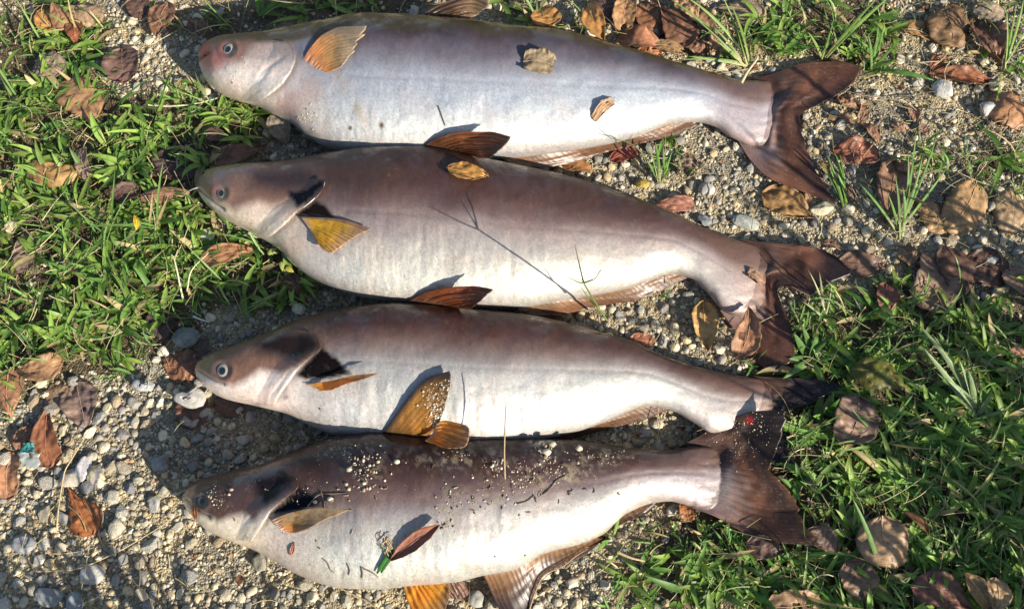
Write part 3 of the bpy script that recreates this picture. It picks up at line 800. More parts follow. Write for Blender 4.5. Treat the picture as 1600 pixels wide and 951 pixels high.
fin(f3, 'tail_fin', [(1150, 584), (1178, 590), (1186, 606), (1184, 626), (1174, 650), (1120, 680)],
    [(1318, 604), (1290, 618), (1262, 630), (1234, 640), (1226, 650), (1232, 672), (1238, 700), (1242, 726), (1240, 750)],
    [(1150, 584), (1206, 589), (1262, 591), (1296, 596), (1318, 604)], [(1120, 680), (1150, 700), (1190, 720), (1222, 735), (1240, 750)],
    [.010, .010, .010], [.026, .022, .014, .010, .008], 30, DUSK, wave=.008, seed=22, on=2, extra=root_fade(2), **TK)
fin(f4, 'tail_fin', [(1060, 698), (1092, 698), (1112, 712), (1114, 735), (1106, 764), (1066, 788)],
    [(1232, 640), (1222, 672), (1212, 705), (1200, 732), (1216, 748), (1238, 776), (1252, 808), (1266, 832), (1277, 850)],
    [(1060, 698), (1090, 682), (1128, 661), (1180, 642), (1232, 640)], [(1066, 788), (1112, 804), (1164, 832), (1214, 848), (1277, 850)],
    [.016, .014, .013], [.048, .046, .042, .036, .034], 30,
    ([(0, (.26, .17, .13)), (.2, (.24, .12, .07)), (.55, (.17, .075, .042)), (.9, (.06, .034, .028)), (1, (.18, .08, .035))], .78), wave=.010, seed=32, on=3,
    extra=root_fade(3, lambda c, px, py, S, T: mix(mix(c, np.array((.025, .02, .02)), (1 - sstep(.25, .5, S)) * sstep(.35, .7, T) * .85), np.array((.42, .01, .008)), np.exp(-((np.hypot(px - 1172, py - 657) + 4 * (vnoise(px / 3, py / 3, 4) - .5)) / 6) ** 4))), **TK)
# pectoral fins
fin(f1, 'pectoral_fin', [(472, 96), (480, 104), (492, 110), (508, 113)], [(572, 41), (567, 54), (556, 66), (554, 72), (546, 90), (532, 105)],
    [(472, 96), (485, 75), (505, 54), (535, 42), (572, 41)], [(508, 113), (516, 112), (524, 109), (532, 105)],
    [.110, .108, .107, .106], [.104, .112, .116, .115], 13,
    ([(0, (.60, .42, .32)), (.2, (.68, .35, .13)), (.55, (.62, .41, .16)), (.8, (.54, .43, .27)), (1, (.50, .43, .32))], .66), ns=90, nt=44, ridge=.0015, seed=3, on=0, sink=.0045, notch=.16, wave=.006,
    extra=lambda c, px, py, S, T: mix(c, np.array((.40, .33, .24)), (1 - sstep(.05, .3, S)) * sstep(.3, .7, T) * .7))
fin(f2, 'pectoral_fin', [(470, 339), (478, 350), (486, 360), (490, 366)], [(579, 357), (562, 366), (546, 375), (530, 387), (516, 395), (504, 390)],
    [(470, 339), (500, 340), (535, 343), (579, 357)], [(490, 366), (494, 374), (498, 381), (504, 390)],
    [.118, .118, .117, .117], [.128, .130, .128, .126, .124], 14, YELLOW, ns=90, nt=44, ridge=.0013, seed=13, on=1, sink=.0045,
    extra=lambda c, px, py, S, T: mix(c, np.array((.22, .13, .11)), (1 - sstep(.04, .16, S)) * .8))
fin(f3, 'pectoral_fin', [(476, 600), (484, 602), (492, 606), (500, 610)], [(591, 583), (580, 588), (562, 594), (546, 598), (532, 603), (520, 608)],
    [(476, 600), (515, 595), (555, 586), (591, 583)], [(500, 610), (506, 610), (513, 609), (520, 608)],
    [.112, .112, .111, .11], [.130, .130, .127, .120], 9, AMBER, ns=80, nt=40, ridge=.0012, seed=23, on=2, sink=.0045, lift=.016)
fin(f4, 'pectoral_fin', [(424, 812), (430, 820), (440, 828), (452, 832)], [(546, 796), (530, 803), (512, 809), (496, 817), (482, 825), (468, 830)],
    [(424, 812), (455, 800), (500, 793), (546, 796)], [(452, 832), (457, 832), (463, 831), (468, 830)],
    [.115, .115, .114, .112], [.128, .130, .128, .124], 9,
    ([(0, (.56, .44, .34)), (.2, (.54, .32, .08)), (.5, (.46, .31, .12)), (.8, (.42, .34, .2)), (1, (.40, .33, .22))], .75), ns=80, nt=40, ridge=.0018, wave=.006, seed=33, on=3, sink=.0045, lift=.012,
    extra=lambda c, px, py, S, T: mix(c, np.array((.46, .37, .22)), (1 - sstep(.3, .55, S)) * sstep(.1, .3, T) * blotch(px, py, 6, 4, .3, .6)))
# dorsal fins: folded back above each spine; the lowest fish holds its own up
fin(f1, 'dorsal_fin', [(655, 32), (668, 33), (684, 33), (700, 34)], [(764, 2), (762, 10), (752, 18), (742, 26)],
    [(655, 32), (672, 16), (700, 2), (735, -8), (764, 2)], [(700, 34), (712, 32), (726, 29), (742, 26)],
    [.075, .075, .075], [.095, .085, .07], 6,
    ([(0, (.08, .05, .03)), (.4, (.13, .07, .04)), (.8, (.3, .2, .12)), (1, (.34, .26, .18))], .5), ns=70, nt=36, ridge=.0022, wave=.006, seed=4)
fin(f2, 'dorsal_fin', [(660, 229), (680, 232), (705, 236), (730, 240)], [(797, 214), (790, 224), (778, 236), (766, 247)],
    [(660, 229), (685, 215), (725, 206), (765, 206), (797, 214)], [(730, 240), (742, 244), (754, 247), (766, 247)],
    [.086, .085, .084], [.138, .132, .122], 8, ([(0, (.07, .04, .025)), (.3, (.17, .06, .02)), (.7, (.22, .08, .025)), (1, (.10, .05, .03))], .5), ns=80, nt=40, ridge=.0016, seed=14, on=0, lift=.03)
fin(f3, 'dorsal_fin', [(636, 472), (655, 474), (690, 478), (712, 481)], [(771, 452), (758, 463), (748, 472), (738, 480)],
    [(636, 472), (662, 458), (700, 449), (740, 447), (771, 452)], [(712, 481), (720, 482), (729, 482), (738, 480)],
    [.082, .082, .08], [.138, .130, .120], 8, RUST, ns=80, nt=40, ridge=.0016, seed=24, on=1, lift=.03)
fin(f4, 'dorsal_fin', [(596, 678), (612, 680), (636, 681), (662, 682)], [(704, 578), (702, 600), (698, 625), (690, 650), (684, 668)],
    [(596, 678), (618, 648), (640, 618), (668, 590), (704, 578)], [(662, 682), (669, 679), (676, 674), (684, 668)],
    [.088, .086, .084], [.118, .118, .114, .108], 8,
    ([(0, (.10, .06, .03)), (.25, (.34, .16, .03)), (.6, (.36, .18, .035)), (.85, (.2, .1, .03)), (1, (.08, .05, .03))], .6), ns=90, nt=50, ridge=.0014, seed=34, on=2, lift=.007,
    extra=lambda c, px, py, S, T: mix(mix(c, np.array((.035, .028, .03)), 1 - sstep(.03, .13, S)), np.array((.42, .34, .22)), sstep(.55, .7, vnoise(px / 2.2, py / 2.2, 8)) * .7 * sstep(.55, .75, T) * sstep(.2, .4, S)))
# pelvic fins
fin(f3, 'pelvic_fin', [(664, 688), (672, 682), (678, 672), (682, 662)], [(700, 700), (722, 699), (730, 692), (733, 678), (732, 669), (728, 664)],
    [(664, 688), (676, 692), (688, 697), (700, 700)], [(682, 662), (694, 657), (712, 660), (728, 664)],
    [.10, .105, .11, .115], [.128, .135, .14, .135], 7, AMBER, ns=70, nt=36, ridge=.0014, seed=26, on=3, lift=.01)
fin(f4, 'pelvic_fin', [(630, 909), (645, 904), (662, 902), (680, 902)], [(655, 968), (672, 974), (690, 962), (700, 940), (704, 916)],
    [(630, 909), (634, 928), (642, 948), (655, 968)], [(680, 902), (688, 903), (697, 907), (704, 916)],
    [.05, .052, .054, .055], [.05, .055, .058, .055], 8, AMBER, ns=80, nt=40, ridge=.0024, seed=36)
fin(f4, 'pelvic_fin', [(690, 902), (700, 903), (708, 904), (718, 903)], [(706, 934), (716, 935), (728, 931), (733, 926)],
    [(690, 902), (694, 914), (698, 925), (706, 934)], [(718, 903), (724, 910), (730, 918), (733, 926)],
    [.035, .035, .036], [.018, .018, .02], 5, ([(0, (.38, .26, .2)), (.4, (.30, .16, .10)), (1, (.22, .12, .09))], .6), ns=50, nt=24, ridge=.0016, seed=37)
# anal fins
fin(f1, 'anal_fin', [(772, 240), (830, 238), (876, 230), (977, 211), (1030, 194), (1062, 184)], [(800, 256), (850, 262), (880, 258), (939, 240), (1015, 221), (1060, 210), (1089, 196)],
    [(772, 240), (780, 246), (790, 251), (800, 256)], [(1062, 184), (1072, 187), (1081, 191), (1089, 196)], [.055, .05, .04, .034, .03], [.05, .03, .016, .014, .014, .018], 34, ANAL, ns=240, nt=24, ridge=.00015, streak=.6, notch=.05, wave=.003, seed=5)
fin(f2, 'anal_fin', [(800, 474), (850, 470), (876, 463), (977, 445), (1025, 430), (1052, 423)], [(830, 492), (870, 492), (900, 487), (941, 477), (1002, 467), (1040, 450), (1074, 434)],
    [(800, 474), (808, 481), (818, 487), (830, 492)], [(1052, 423), (1060, 426), (1067, 430), (1074, 434)], [.055, .05, .04, .034, .03], [.04, .024, .016, .014, .014, .018], 32, ANAL, ns=240, nt=24, ridge=.00015, streak=.6, notch=.05, wave=.003, seed=15)
fin(f3, 'anal_fin', [(776, 692), (840, 684), (901, 667), (951, 650), (990, 636), (1016, 629)], [(800, 700), (850, 692), (901, 682), (977, 663), (1010, 654), (1041, 642)],
    [(776, 692), (784, 695), (792, 698), (800, 700)], [(1016, 629), (1026, 631), (1034, 636), (1041, 642)], [.055, .05, .04, .034, .03], [.04, .026, .018, .016, .016, .02], 30, ANAL, ns=240, nt=24, ridge=.00015, streak=.6, notch=.05, wave=.003, seed=25)
fin(f4, 'anal_fin', [(752, 890), (800, 881), (850, 858), (901, 843), (939, 828), (977, 797), (1016, 781)], [(786, 962), (808, 966), (828, 946), (846, 908), (876, 886), (921, 863), (964, 822), (1007, 803), (1027, 783)],
    [(752, 890), (762, 912), (772, 936), (786, 962)], [(1016, 781), (1020, 781), (1024, 782), (1027, 783)], [.045, .042, .038, .034, .03], [.02, .018, .014, .014, .014, .016], 34,
    ([(0, (.46, .39, .31)), (.18, (.32, .17, .075)), (.5, (.15, .07, .03)), (1, (.03, .02, .022))], .5), ns=240, nt=30, ridge=.0003, streak=.7, notch=.08, seed=35,
    extra=lambda c, px, py, S, T: mix(c, np.array((.05, .035, .04)), (1 - sstep(.1, .4, S)) * sstep(.3, .9, T) * .6))


def gill_cover(k, w, lift):
    """the loose bony flap over the gill, its free edge standing off the body"""
    g = FISH[k]['gill']; n = len(g)
    base = [(x - w * (.55 + .45 * math.sin(math.pi * i / (n - 1))), y - 4) for i, (x, y) in enumerate(g)]
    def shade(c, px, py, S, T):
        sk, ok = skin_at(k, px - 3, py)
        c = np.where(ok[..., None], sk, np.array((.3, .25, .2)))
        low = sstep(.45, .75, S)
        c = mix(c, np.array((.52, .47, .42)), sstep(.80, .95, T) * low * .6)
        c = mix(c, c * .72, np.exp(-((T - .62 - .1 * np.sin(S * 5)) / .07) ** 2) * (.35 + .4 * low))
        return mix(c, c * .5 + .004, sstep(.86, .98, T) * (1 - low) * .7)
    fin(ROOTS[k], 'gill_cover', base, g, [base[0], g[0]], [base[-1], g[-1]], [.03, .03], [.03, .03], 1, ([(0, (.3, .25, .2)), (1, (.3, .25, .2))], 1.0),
        ns=70, nt=40, ridge=0, wave=.0, th=.0016, seed=50 + k, extra=shade, notch=0, on=k, off=.0006, lift=lift, sink=.0028, emer=.72, streak=0, mat=M_skin)


for k_, w_, l_ in ((0, 52, .006), (1, 46, .007), (2, 44, .006), (3, 46, .007)):
    gill_cover(k_, w_, l_)


def barbel(root, pts, z, r=.0011, c=(.42, .34, .28)):
    p3 = [P(x, y, zz) for (x, y), zz in zip(pts, z)]
    V, F = tube(spline3(p3, 14), r, r * .4, 6)
    obj('barbel', mesh('barbel', V, F, M_skin, np.broadcast_to(np.array(c), V.shape)), root)


barbel(f1, [(316, 80), (322, 92), (332, 102), (350, 106), (362, 104)], [.058, .068, .078, .086, .088], .0011, (.09, .04, .035))
barbel(f2, [(316, 292), (306, 294), (296, 298), (288, 304)], [.06, .058, .05, .04], .0012, (.6, .5, .42))
barbel(f3, [(318, 598), (310, 602), (303, 608), (296, 613)], [.045, .04, .036, .034], .0012, (.6, .5, .42))
barbel(f3, [(328, 603), (324, 608), (320, 614)], [.04, .035, .033], .001, (.6, .5, .42))
# bony front edge of the second fish's gill cover
V, F = tube(spline3([P(507, 285, .118), P(501, 298, .124), P(489, 312, .126), P(474, 324, .124)], 16), .0017, .0006, 7)
obj('gill_edge', mesh('gill_edge', V, F, M_skin, np.broadcast_to(np.array((.46, .41, .37)), V.shape)), f2)

# ------------------------------------------------------------------ stones
def ico(sub):
    t = (1 + 5 ** .5) / 2
    v = [(-1, t, 0), (1, t, 0), (-1, -t, 0), (1, -t, 0), (0, -1, t), (0, 1, t), (0, -1, -t), (0, 1, -t), (t, 0, -1), (t, 0, 1), (-t, 0, -1), (-t, 0, 1)]
    f = [(0, 11, 5), (0, 5, 1), (0, 1, 7), (0, 7, 10), (0, 10, 11), (1, 5, 9), (5, 11, 4), (11, 10, 2), (10, 7, 6), (7, 1, 8), (3, 9, 4), (3, 4, 2), (3, 2, 6), (3, 6, 8), (3, 8, 9), (4, 9, 5), (2, 4, 11), (6, 2, 10), (8, 6, 7), (9, 8, 1)]
    v = [np.array(p) / np.linalg.norm(p) for p in v]
    for _ in range(sub):
        cache, nf = {}, []
        def mid(a, b):
            k = (min(a, b), max(a, b))
            if k not in cache:
                m = v[a] + v[b]; v.append(m / np.linalg.norm(m)); cache[k] = len(v) - 1
            return cache[k]
        for a, b, c in f:
            ab, bc, ca = mid(a, b), mid(b, c), mid(c, a)
            nf += [(a, ab, ca), (b, bc, ab), (c, ca, bc), (ab, bc, ca)]
        f = nf
    return np.array(v), np.array(f, np.int32)


def stone_shape(sub, rng, rough=.34, facets=9):
    V, F = ico(sub)
    # flatten against a few random planes: broken, river-worn stone
    for _ in range(facets):
        n = rng.normal(size=3); n /= np.linalg.norm(n)
        h = rng.uniform(.55, .85)
        d = V @ n
        V = V - np.maximum(d - h, 0)[:, None] * n * rng.uniform(.7, 1)
    o = rng.uniform(0, 50, 3)
    V = V * (1 + rough * (fbm(V[:, 0] * 1.6 + o[0] + V[:, 2], V[:, 1] * 1.6 + o[1] - V[:, 2], 3, 3) - .5))[:, None]
    V = V / abs(V).max(0)
    return V, F


TAILS = [[(1180, 130), (1262, 98), (1347, 104), (1250, 190), (1304, 316), (1200, 262)], [(1150, 370), (1262, 385), (1334, 424), (1226, 455), (1238, 530), (1206, 584), (1150, 500)],
         [(1150, 585), (1262, 591), (1318, 604), (1230, 645), (1200, 680), (1150, 680)], [(1090, 697), (1140, 655), (1232, 640), (1205, 732), (1250, 800), (1277, 850), (1214, 848), (1090, 790)],
         [(752, 890), (900, 843), (1016, 781), (1027, 783), (921, 863), (846, 908), (808, 966), (786, 962)]]


def inside_fish(px, py, m=-6):
    r = np.zeros(np.shape(px), bool)
    for p in fish_polys + (TAILS if m >= 0 else []):
        d, _, _ = poly_dist(p + [p[0]], np.asarray(px, float), np.asarray(py, float))
        i = in_poly(p, px, py)
        r |= i & (d > -m) if m < 0 else (i | (d < m))
    return r


srng = np.random.default_rng(5)
NAMED = [  # px, py, width, depth px, height factor, angle, colour, label
 (300, 625, 48, 36, .45, 10, (.44, .42, .38), 'pale heart-shaped stone resting on a dark leaf below the third catfish mouth'),
 (1472, 143, 34, 28, .7, 20, (.54, .52, .47), 'white rounded stone below the red-brown curled leaf at upper right'),
 (1541, 174, 28, 27, .7, 0, (.48, .47, .45), 'pale grey round stone touching the bent orange-tan leaf'),
 (1555, 135, 22, 20, .7, 0, (.58, .48, .28), 'small yellowish stone at the right end of the red-brown curled leaf'),
 (145, 899, 38, 33, .5, 15, (.56, .53, .47), 'large flat pale stone on the sunny gravel at lower left'),
 (242, 787, 22, 26, .6, 0, (.42, .40, .37), 'smooth grey oval pebble left of the bottom catfish snout'),
 (1284, 327, 38, 22, .5, -8, (.60, .54, .36), 'cream flat stone below the lower tail lobe of the top catfish'),
 (321, 369, 30, 21, .5, 15, (.62, .59, .50), 'whitish flat stone in grass below the second catfish mouth'),
 (131, 733, 24, 38, .5, 10, (.58, .56, .56), 'upright white and violet streaked stone above the rust teardrop leaf'),
 (152, 741, 30, 30, .5, 30, (.54, .48, .31), 'yellowish layered stone beside the white and violet streaked stone'),
 (110, 746, 32, 34, .4, 70, (.44, .39, .31), 'tan flat angular stone just above the stalk of the rust teardrop leaf'),
 (1003, 287, 24, 15, .6, 0, (.40, .29, .06), 'ochre yellow stone in the gap between the first and second catfish'),
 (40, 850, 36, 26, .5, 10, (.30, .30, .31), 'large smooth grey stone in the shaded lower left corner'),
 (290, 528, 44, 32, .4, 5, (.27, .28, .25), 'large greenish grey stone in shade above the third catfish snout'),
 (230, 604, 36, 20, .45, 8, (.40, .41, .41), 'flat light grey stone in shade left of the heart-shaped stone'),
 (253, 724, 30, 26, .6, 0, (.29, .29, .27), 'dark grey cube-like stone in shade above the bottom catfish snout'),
 (1103, 297, 28, 24, .5, 30, (.54, .50, .43), 'pale triangular stone in the gravel gap right of the ochre stone'),
 (1163, 348, 44, 24, .35, 20, (.40, .41, .36), 'flat greenish grey stone beside the back of the second catfish tail'),
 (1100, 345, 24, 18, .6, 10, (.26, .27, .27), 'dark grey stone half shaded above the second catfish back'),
 (97, 855, 18, 18, .6, 0, (.5, .44, .32), 'cream pebble just below the rust teardrop leaf tip'),
 (1550, 407, 24, 18, .6, 0, (.44, .44, .42), 'grey round stone right of the dark pair of leaves at right'),
 (1235, 230, 0, 0, 0, 0, (0, 0, 0), ''),
 (80, 930, 40, 30, .5, 15, (.30, .31, .30), 'broad grey slab stone at the bottom left edge of the gravel'),
 (120, 940, 30, 26, .6, 60, (.26, .28, .31), 'blue-grey stone beside the broad grey slab at the bottom edge'),
 (217, 751, 18, 14, .6, 0, (.52, .46, .33), 'cream wedge stone sunlit just left of the shadow of the bottom catfish'),
 (893, 910, 20, 18, .7, 0, (.58, .53, .42), 'cream rounded stone right of the large anal fin at the bottom'),
 (744, 935, 26, 26, .6, 0, (.34, .33, .29), 'grey rounded stone between the pelvic and anal fins of the bottom catfish'),
 (408, 878, 26, 34, .6, 0, (.34, .31, .24), 'dark tan stone under the chin of the bottom catfish'),
]
taken = []
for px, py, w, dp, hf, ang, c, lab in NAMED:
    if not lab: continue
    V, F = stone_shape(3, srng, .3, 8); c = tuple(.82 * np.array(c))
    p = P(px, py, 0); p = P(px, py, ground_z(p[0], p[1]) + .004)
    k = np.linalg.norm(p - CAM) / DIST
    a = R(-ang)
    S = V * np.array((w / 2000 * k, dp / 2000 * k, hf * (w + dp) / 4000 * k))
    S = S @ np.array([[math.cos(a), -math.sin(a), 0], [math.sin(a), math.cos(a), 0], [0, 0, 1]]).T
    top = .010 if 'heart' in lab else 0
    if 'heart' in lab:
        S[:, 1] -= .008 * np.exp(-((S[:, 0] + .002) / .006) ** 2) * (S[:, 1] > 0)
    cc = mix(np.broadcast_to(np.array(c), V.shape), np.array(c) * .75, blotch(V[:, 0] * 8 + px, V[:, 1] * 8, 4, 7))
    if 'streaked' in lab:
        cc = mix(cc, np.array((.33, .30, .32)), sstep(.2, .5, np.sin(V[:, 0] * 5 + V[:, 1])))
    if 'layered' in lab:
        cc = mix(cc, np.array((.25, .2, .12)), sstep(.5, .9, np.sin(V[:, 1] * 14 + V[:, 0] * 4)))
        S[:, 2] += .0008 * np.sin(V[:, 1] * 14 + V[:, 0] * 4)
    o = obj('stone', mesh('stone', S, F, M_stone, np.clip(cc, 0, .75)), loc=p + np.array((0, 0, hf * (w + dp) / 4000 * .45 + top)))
    tag(o, lab, 'stone')
    taken.append((px, py, max(w, dp) / 2))

# medium pebbles: each its own object, pieces of the ground
sh = [mesh('pebble', *stone_shape(2, srng), M_pebble, smooth=False) for _ in range(14)]


class Spots:
    def __init__(s): s.c = {}
    def ok(s, x, y, r, cell=.03):
        i, j = int(x // cell), int(y // cell)
        for a in range(i - 1, i + 2):
            for b in range(j - 1, j + 2):
                for (u, w, q) in s.c.get((a, b), ()):
                    if (x - u) ** 2 + (y - w) ** 2 < (.82 * (r + q)) ** 2: return False
        s.c.setdefault((i, j), []).append((x, y, r))
        return True


spots = Spots()
for px, py, r in taken:
    p = P(px, py, 0); spots.ok(p[0], p[1], r / 1000 * .8)


def gravel_weight(px, py):
    g = grass_density(px, py)
    w = np.clip(1 - 1.5 * g, 0.03, 1)
    for x, y, rx, ry, q in [(120, 800, 200, 160, .7), (330, 660, 110, 70, .8), (650, 940, 350, 50, .6), (1100, 300, 80, 60, .5), (1500, 380, 150, 50, .5), (1060, 510, 80, 40, .5), (1400, 170, 110, 60, .25)]:
        w = w + q * np.exp(-(((px - x) / rx) ** 2 + ((py - y) / ry) ** 2))
    for x, y, rx, ry in ((370, 885, 100, 50), (1390, 200, 70, 50), (1400, 120, 60, 30), (1120, 250, 40, 30), (200, 900, 40, 20)):
        w = w * (1 - .75 * np.exp(-(((px - x) / rx) ** 2 + ((py - y) / ry) ** 2)))
    return np.clip(w - .2, .02, 1.3) / 1.3


cand = np.c_[RNG.uniform(-40, 1640, 9000), RNG.uniform(-30, 980, 9000)]
cand = cand[(RNG.uniform(0, 1, 9000) < gravel_weight(cand[:, 0], cand[:, 1])) & ~inside_fish(cand[:, 0], cand[:, 1], -10)]
n = 0
for px, py in cand:
    near_left = np.exp(-(((px - 150) / 320) ** 2 + ((py - 800) / 240) ** 2))
    r = float(np.clip(RNG.lognormal(math.log(8.0 + 2.2 * near_left), .25), 5.5, 15)) / 1000
    p = P(px, py, 0); z = ground_z(p[0], p[1])
    if not spots.ok(p[0], p[1], r): continue
    o = obj('pebble', sh[n % len(sh)], ground, (p[0], p[1], z + r * .28))
    o.rotation_euler = (RNG.normal(0, .25), RNG.normal(0, .25), RNG.uniform(0, 6.28))
    o.scale = (r * RNG.uniform(.95, 1.3), r * RNG.uniform(.75, 1), r * RNG.uniform(.5, .8))
    n += 1
    if n >= 298: break


def scatter_stones(count, rlo, rhi, sub, seed, box, wfun, collide=True, sink=.25):
    rng = np.random.default_rng(seed)
    protos = [stone_shape(sub, rng, .3, 5) for _ in range(10)]
    q = np.c_[rng.uniform(box[0], box[1], count), rng.uniform(box[2], box[3], count)]
    q = q[(rng.uniform(0, 1, count) < wfun(q[:, 0], q[:, 1])) & ~inside_fish(q[:, 0], q[:, 1], -14)]
    p = P(q[:, 0], q[:, 1], 0)
    r = np.clip(rng.lognormal(math.log((rlo * rhi) ** .5), .35, len(q)), rlo, rhi) / 1000
    if collide:
        keep = np.array([spots.ok(p[i, 0], p[i, 1], r[i]) for i in range(len(q))])
        p, r = p[keep], r[keep]
    z = ground_z(p[:, 0], p[:, 1])
    B = Bag()
    pal = np.array(STONES) * np.array((1.05, 1.0, .9))
    which = rng.integers(0, len(protos), len(p))
    for k, (V, F) in enumerate(protos):
        m = which == k; nn = m.sum()
        if not nn: continue
        a = rng.uniform(0, 6.28, nn)[:, None]; sx, sy, sz = (r[m] * rng.uniform(.9, 1.3, nn))[:, None], (r[m] * rng.uniform(.7, 1, nn))[:, None], (r[m] * rng.uniform(.5, .85, nn))[:, None]
        X, Y, Z = V[None, :, 0] * sx, V[None, :, 1] * sy, V[None, :, 2] * sz
        W = np.stack([p[m, 0, None] + X * np.cos(a) - Y * np.sin(a), p[m, 1, None] + X * np.sin(a) + Y * np.cos(a), z[m, None] + sink * r[m, None] + Z], -1)
        c = pal[rng.integers(0, len(pal), nn)] * rng.uniform(.8, 1.15, (nn, 1))
        C = np.repeat(c[:, None], len(V), 1)
        FF = (F[None] + (np.arange(nn) * len(V))[:, None, None]).reshape(-1, 3)
        B.add(W, FF, C.reshape(-1, 3))
    return B


big_box = (-420, 2020, -380, 1300)
B = scatter_stones(36000, 3.6, 10, 1, 21, big_box, lambda x, y: gravel_weight(x, y) * .9)
tag(obj('gravel', B.mesh('gravel', M_stone, False)), 'loose pale pebbles and chippings scattered over the ground', kind='stuff')
B = scatter_stones(52000, 1.2, 3.4, 0, 22, (-150, 1750, -120, 1080), lambda x, y: np.clip(1.15 - 1.4 * grass_density(x, y), .05, 1), collide=False, sink=.35)
tag(obj('grit', B.mesh('grit', M_stone, False)), 'fine pale grit and coarse sand between the pebbles', kind='stuff')

# ------------------------------------------------------------------ grass
def blades(base, az, L, W, e0, bend, c0, c1, twist=None, nseg=6):
    """N lance-shaped blades with a folded midrib: returns vertices, quads and colours"""
    N = len(base); t = np.linspace(0, 1, nseg + 1)
    el = e0[:, None] - bend[:, None] * t[None]
    dl = L[:, None] / nseg
    hx = np.concatenate([np.zeros((N, 1)), np.cumsum(np.cos(el[:, :-1]) * dl, 1)], 1)
    hz = np.concatenate([np.zeros((N, 1)), np.cumsum(np.sin(el[:, :-1]) * dl, 1)], 1)
    yaw = az[:, None] + (twist[:, None] * t[None] if twist is not None else 0)
    dx, dy = np.cos(yaw), np.sin(yaw)
    step = np.diff(hx, axis=1, prepend=0)
    cx = base[:, 0, None] + np.cumsum(step * dx, 1); cy = base[:, 1, None] + np.cumsum(step * dy, 1); cz = np.maximum(base[:, 2, None] + hz, base[:, 2, None] + .001)
    prof = np.interp(t, [0, .12, .35, .6, .85, 1], [.45, .8, 1, .88, .45, .03])
    w = W[:, None] * prof[None] / 2
    sx, sy = -dy, dx
    lift = .45 * w
    Lf = np.stack([cx + sx * w, cy + sy * w, cz + lift], -1); Rt = np.stack([cx - sx * w, cy - sy * w, cz + lift], -1); Md = np.stack([cx, cy, cz], -1)
    V = np.stack([Lf, Md, Rt], 2).reshape(N, -1, 3)
    f = grid_faces(nseg + 1, 3)
    F = (f[None] + (np.arange(N) * 3 * (nseg + 1))[:, None, None]).reshape(-1, 4)
    c = c0[:, None] * (1 - t[None, :, None]) + c1[:, None] * t[None, :, None]
    C = np.repeat(c[:, :, None], 3, 2).copy()
    C[:, :, 1] *= 1.25
    return V.reshape(-1, 3), F, C.reshape(-1, 3)


def lawn(seed, tufts, box, kmin, kmax, Lr, Wr, greens, dens=1.0, el=(R(15), R(60)), bend=(.3, 1.2), thresh=.0, keep=None, margin=4):
    rng = np.random.default_rng(seed)
    q = np.c_[rng.uniform(box[0], box[1], tufts), rng.uniform(box[2], box[3], tufts)]
    g = grass_density(q[:, 0], q[:, 1])
    q = q[(rng.uniform(0, 1, tufts) < g * dens - thresh) & ~inside_fish(q[:, 0], q[:, 1], margin)]
    if keep is not None: q = q[keep(q)]
    k = rng.integers(kmin, kmax + 1, len(q))
    idx = np.repeat(np.arange(len(q)), k); N = len(idx)
    p = P(q[:, 0], q[:, 1], 0); p[:, 2] = ground_z(p[:, 0], p[:, 1])
    tone = rng.uniform(0, 1, len(q))
    size = rng.uniform(.7, 1.2, len(q))
    base = p[idx] + np.c_[rng.normal(0, .004, (N, 2)), rng.uniform(0, .01, N)]
    az = rng.uniform(0, 2 * np.pi, N)
    L = rng.uniform(*Lr, N) * size[idx]; W = rng.uniform(*Wr, N) * size[idx]
    ga, gb = np.array(greens[0]), np.array(greens[1])
    c0 = ga + (gb - ga) * np.clip(tone[idx] + rng.normal(0, .25, N), 0, 1)[:, None]
    c0 = c0 * rng.uniform(.65, 1.3, (N, 1))
    dry = rng.uniform(0, 1, N) < .11
    c0[dry] = np.array((.34, .27, .13)) * rng.uniform(.7, 1.2, (dry.sum(), 1))
    c1 = c0 * rng.uniform(.9, 1.35, (N, 1))
    return blades(base, az, L, W, rng.uniform(*el, N), rng.uniform(*bend, N), c0, c1, rng.normal(0, .5, N))


G1 = ((.072, .155, .026), (.20, .285, .055))
Bg = Bag()
Bg.add(*lawn(1, 3400, (-420, 2020, -350, 1300), 4, 8, (.022, .050), (.0055, .0105), G1))
Bg.add(*lawn(2, 1500, (-60, 1660, -60, 1010), 3, 6, (.035, .070), (.006, .011), G1, dens=.9, el=(R(10), R(45)), thresh=.2))
Bg.add(*lawn(3, 5200, (-420, 2020, -350, 1300), 3, 7, (.016, .040), (.0018, .004), ((.06, .15, .03), (.14, .24, .06)), el=(R(25), R(80))))
Bg.add(*lawn(4, 500, (-60, 1660, -60, 1010), 2, 4, (.05, .10), (.0022, .004), ((.08, .17, .035), (.18, .26, .08)), el=(R(35), R(75)), bend=(.5, 1.4)))
tag(obj('grass', Bg.mesh('grass', M_grass)), 'short broad-leaved green lawn grass growing in patches', kind='stuff')


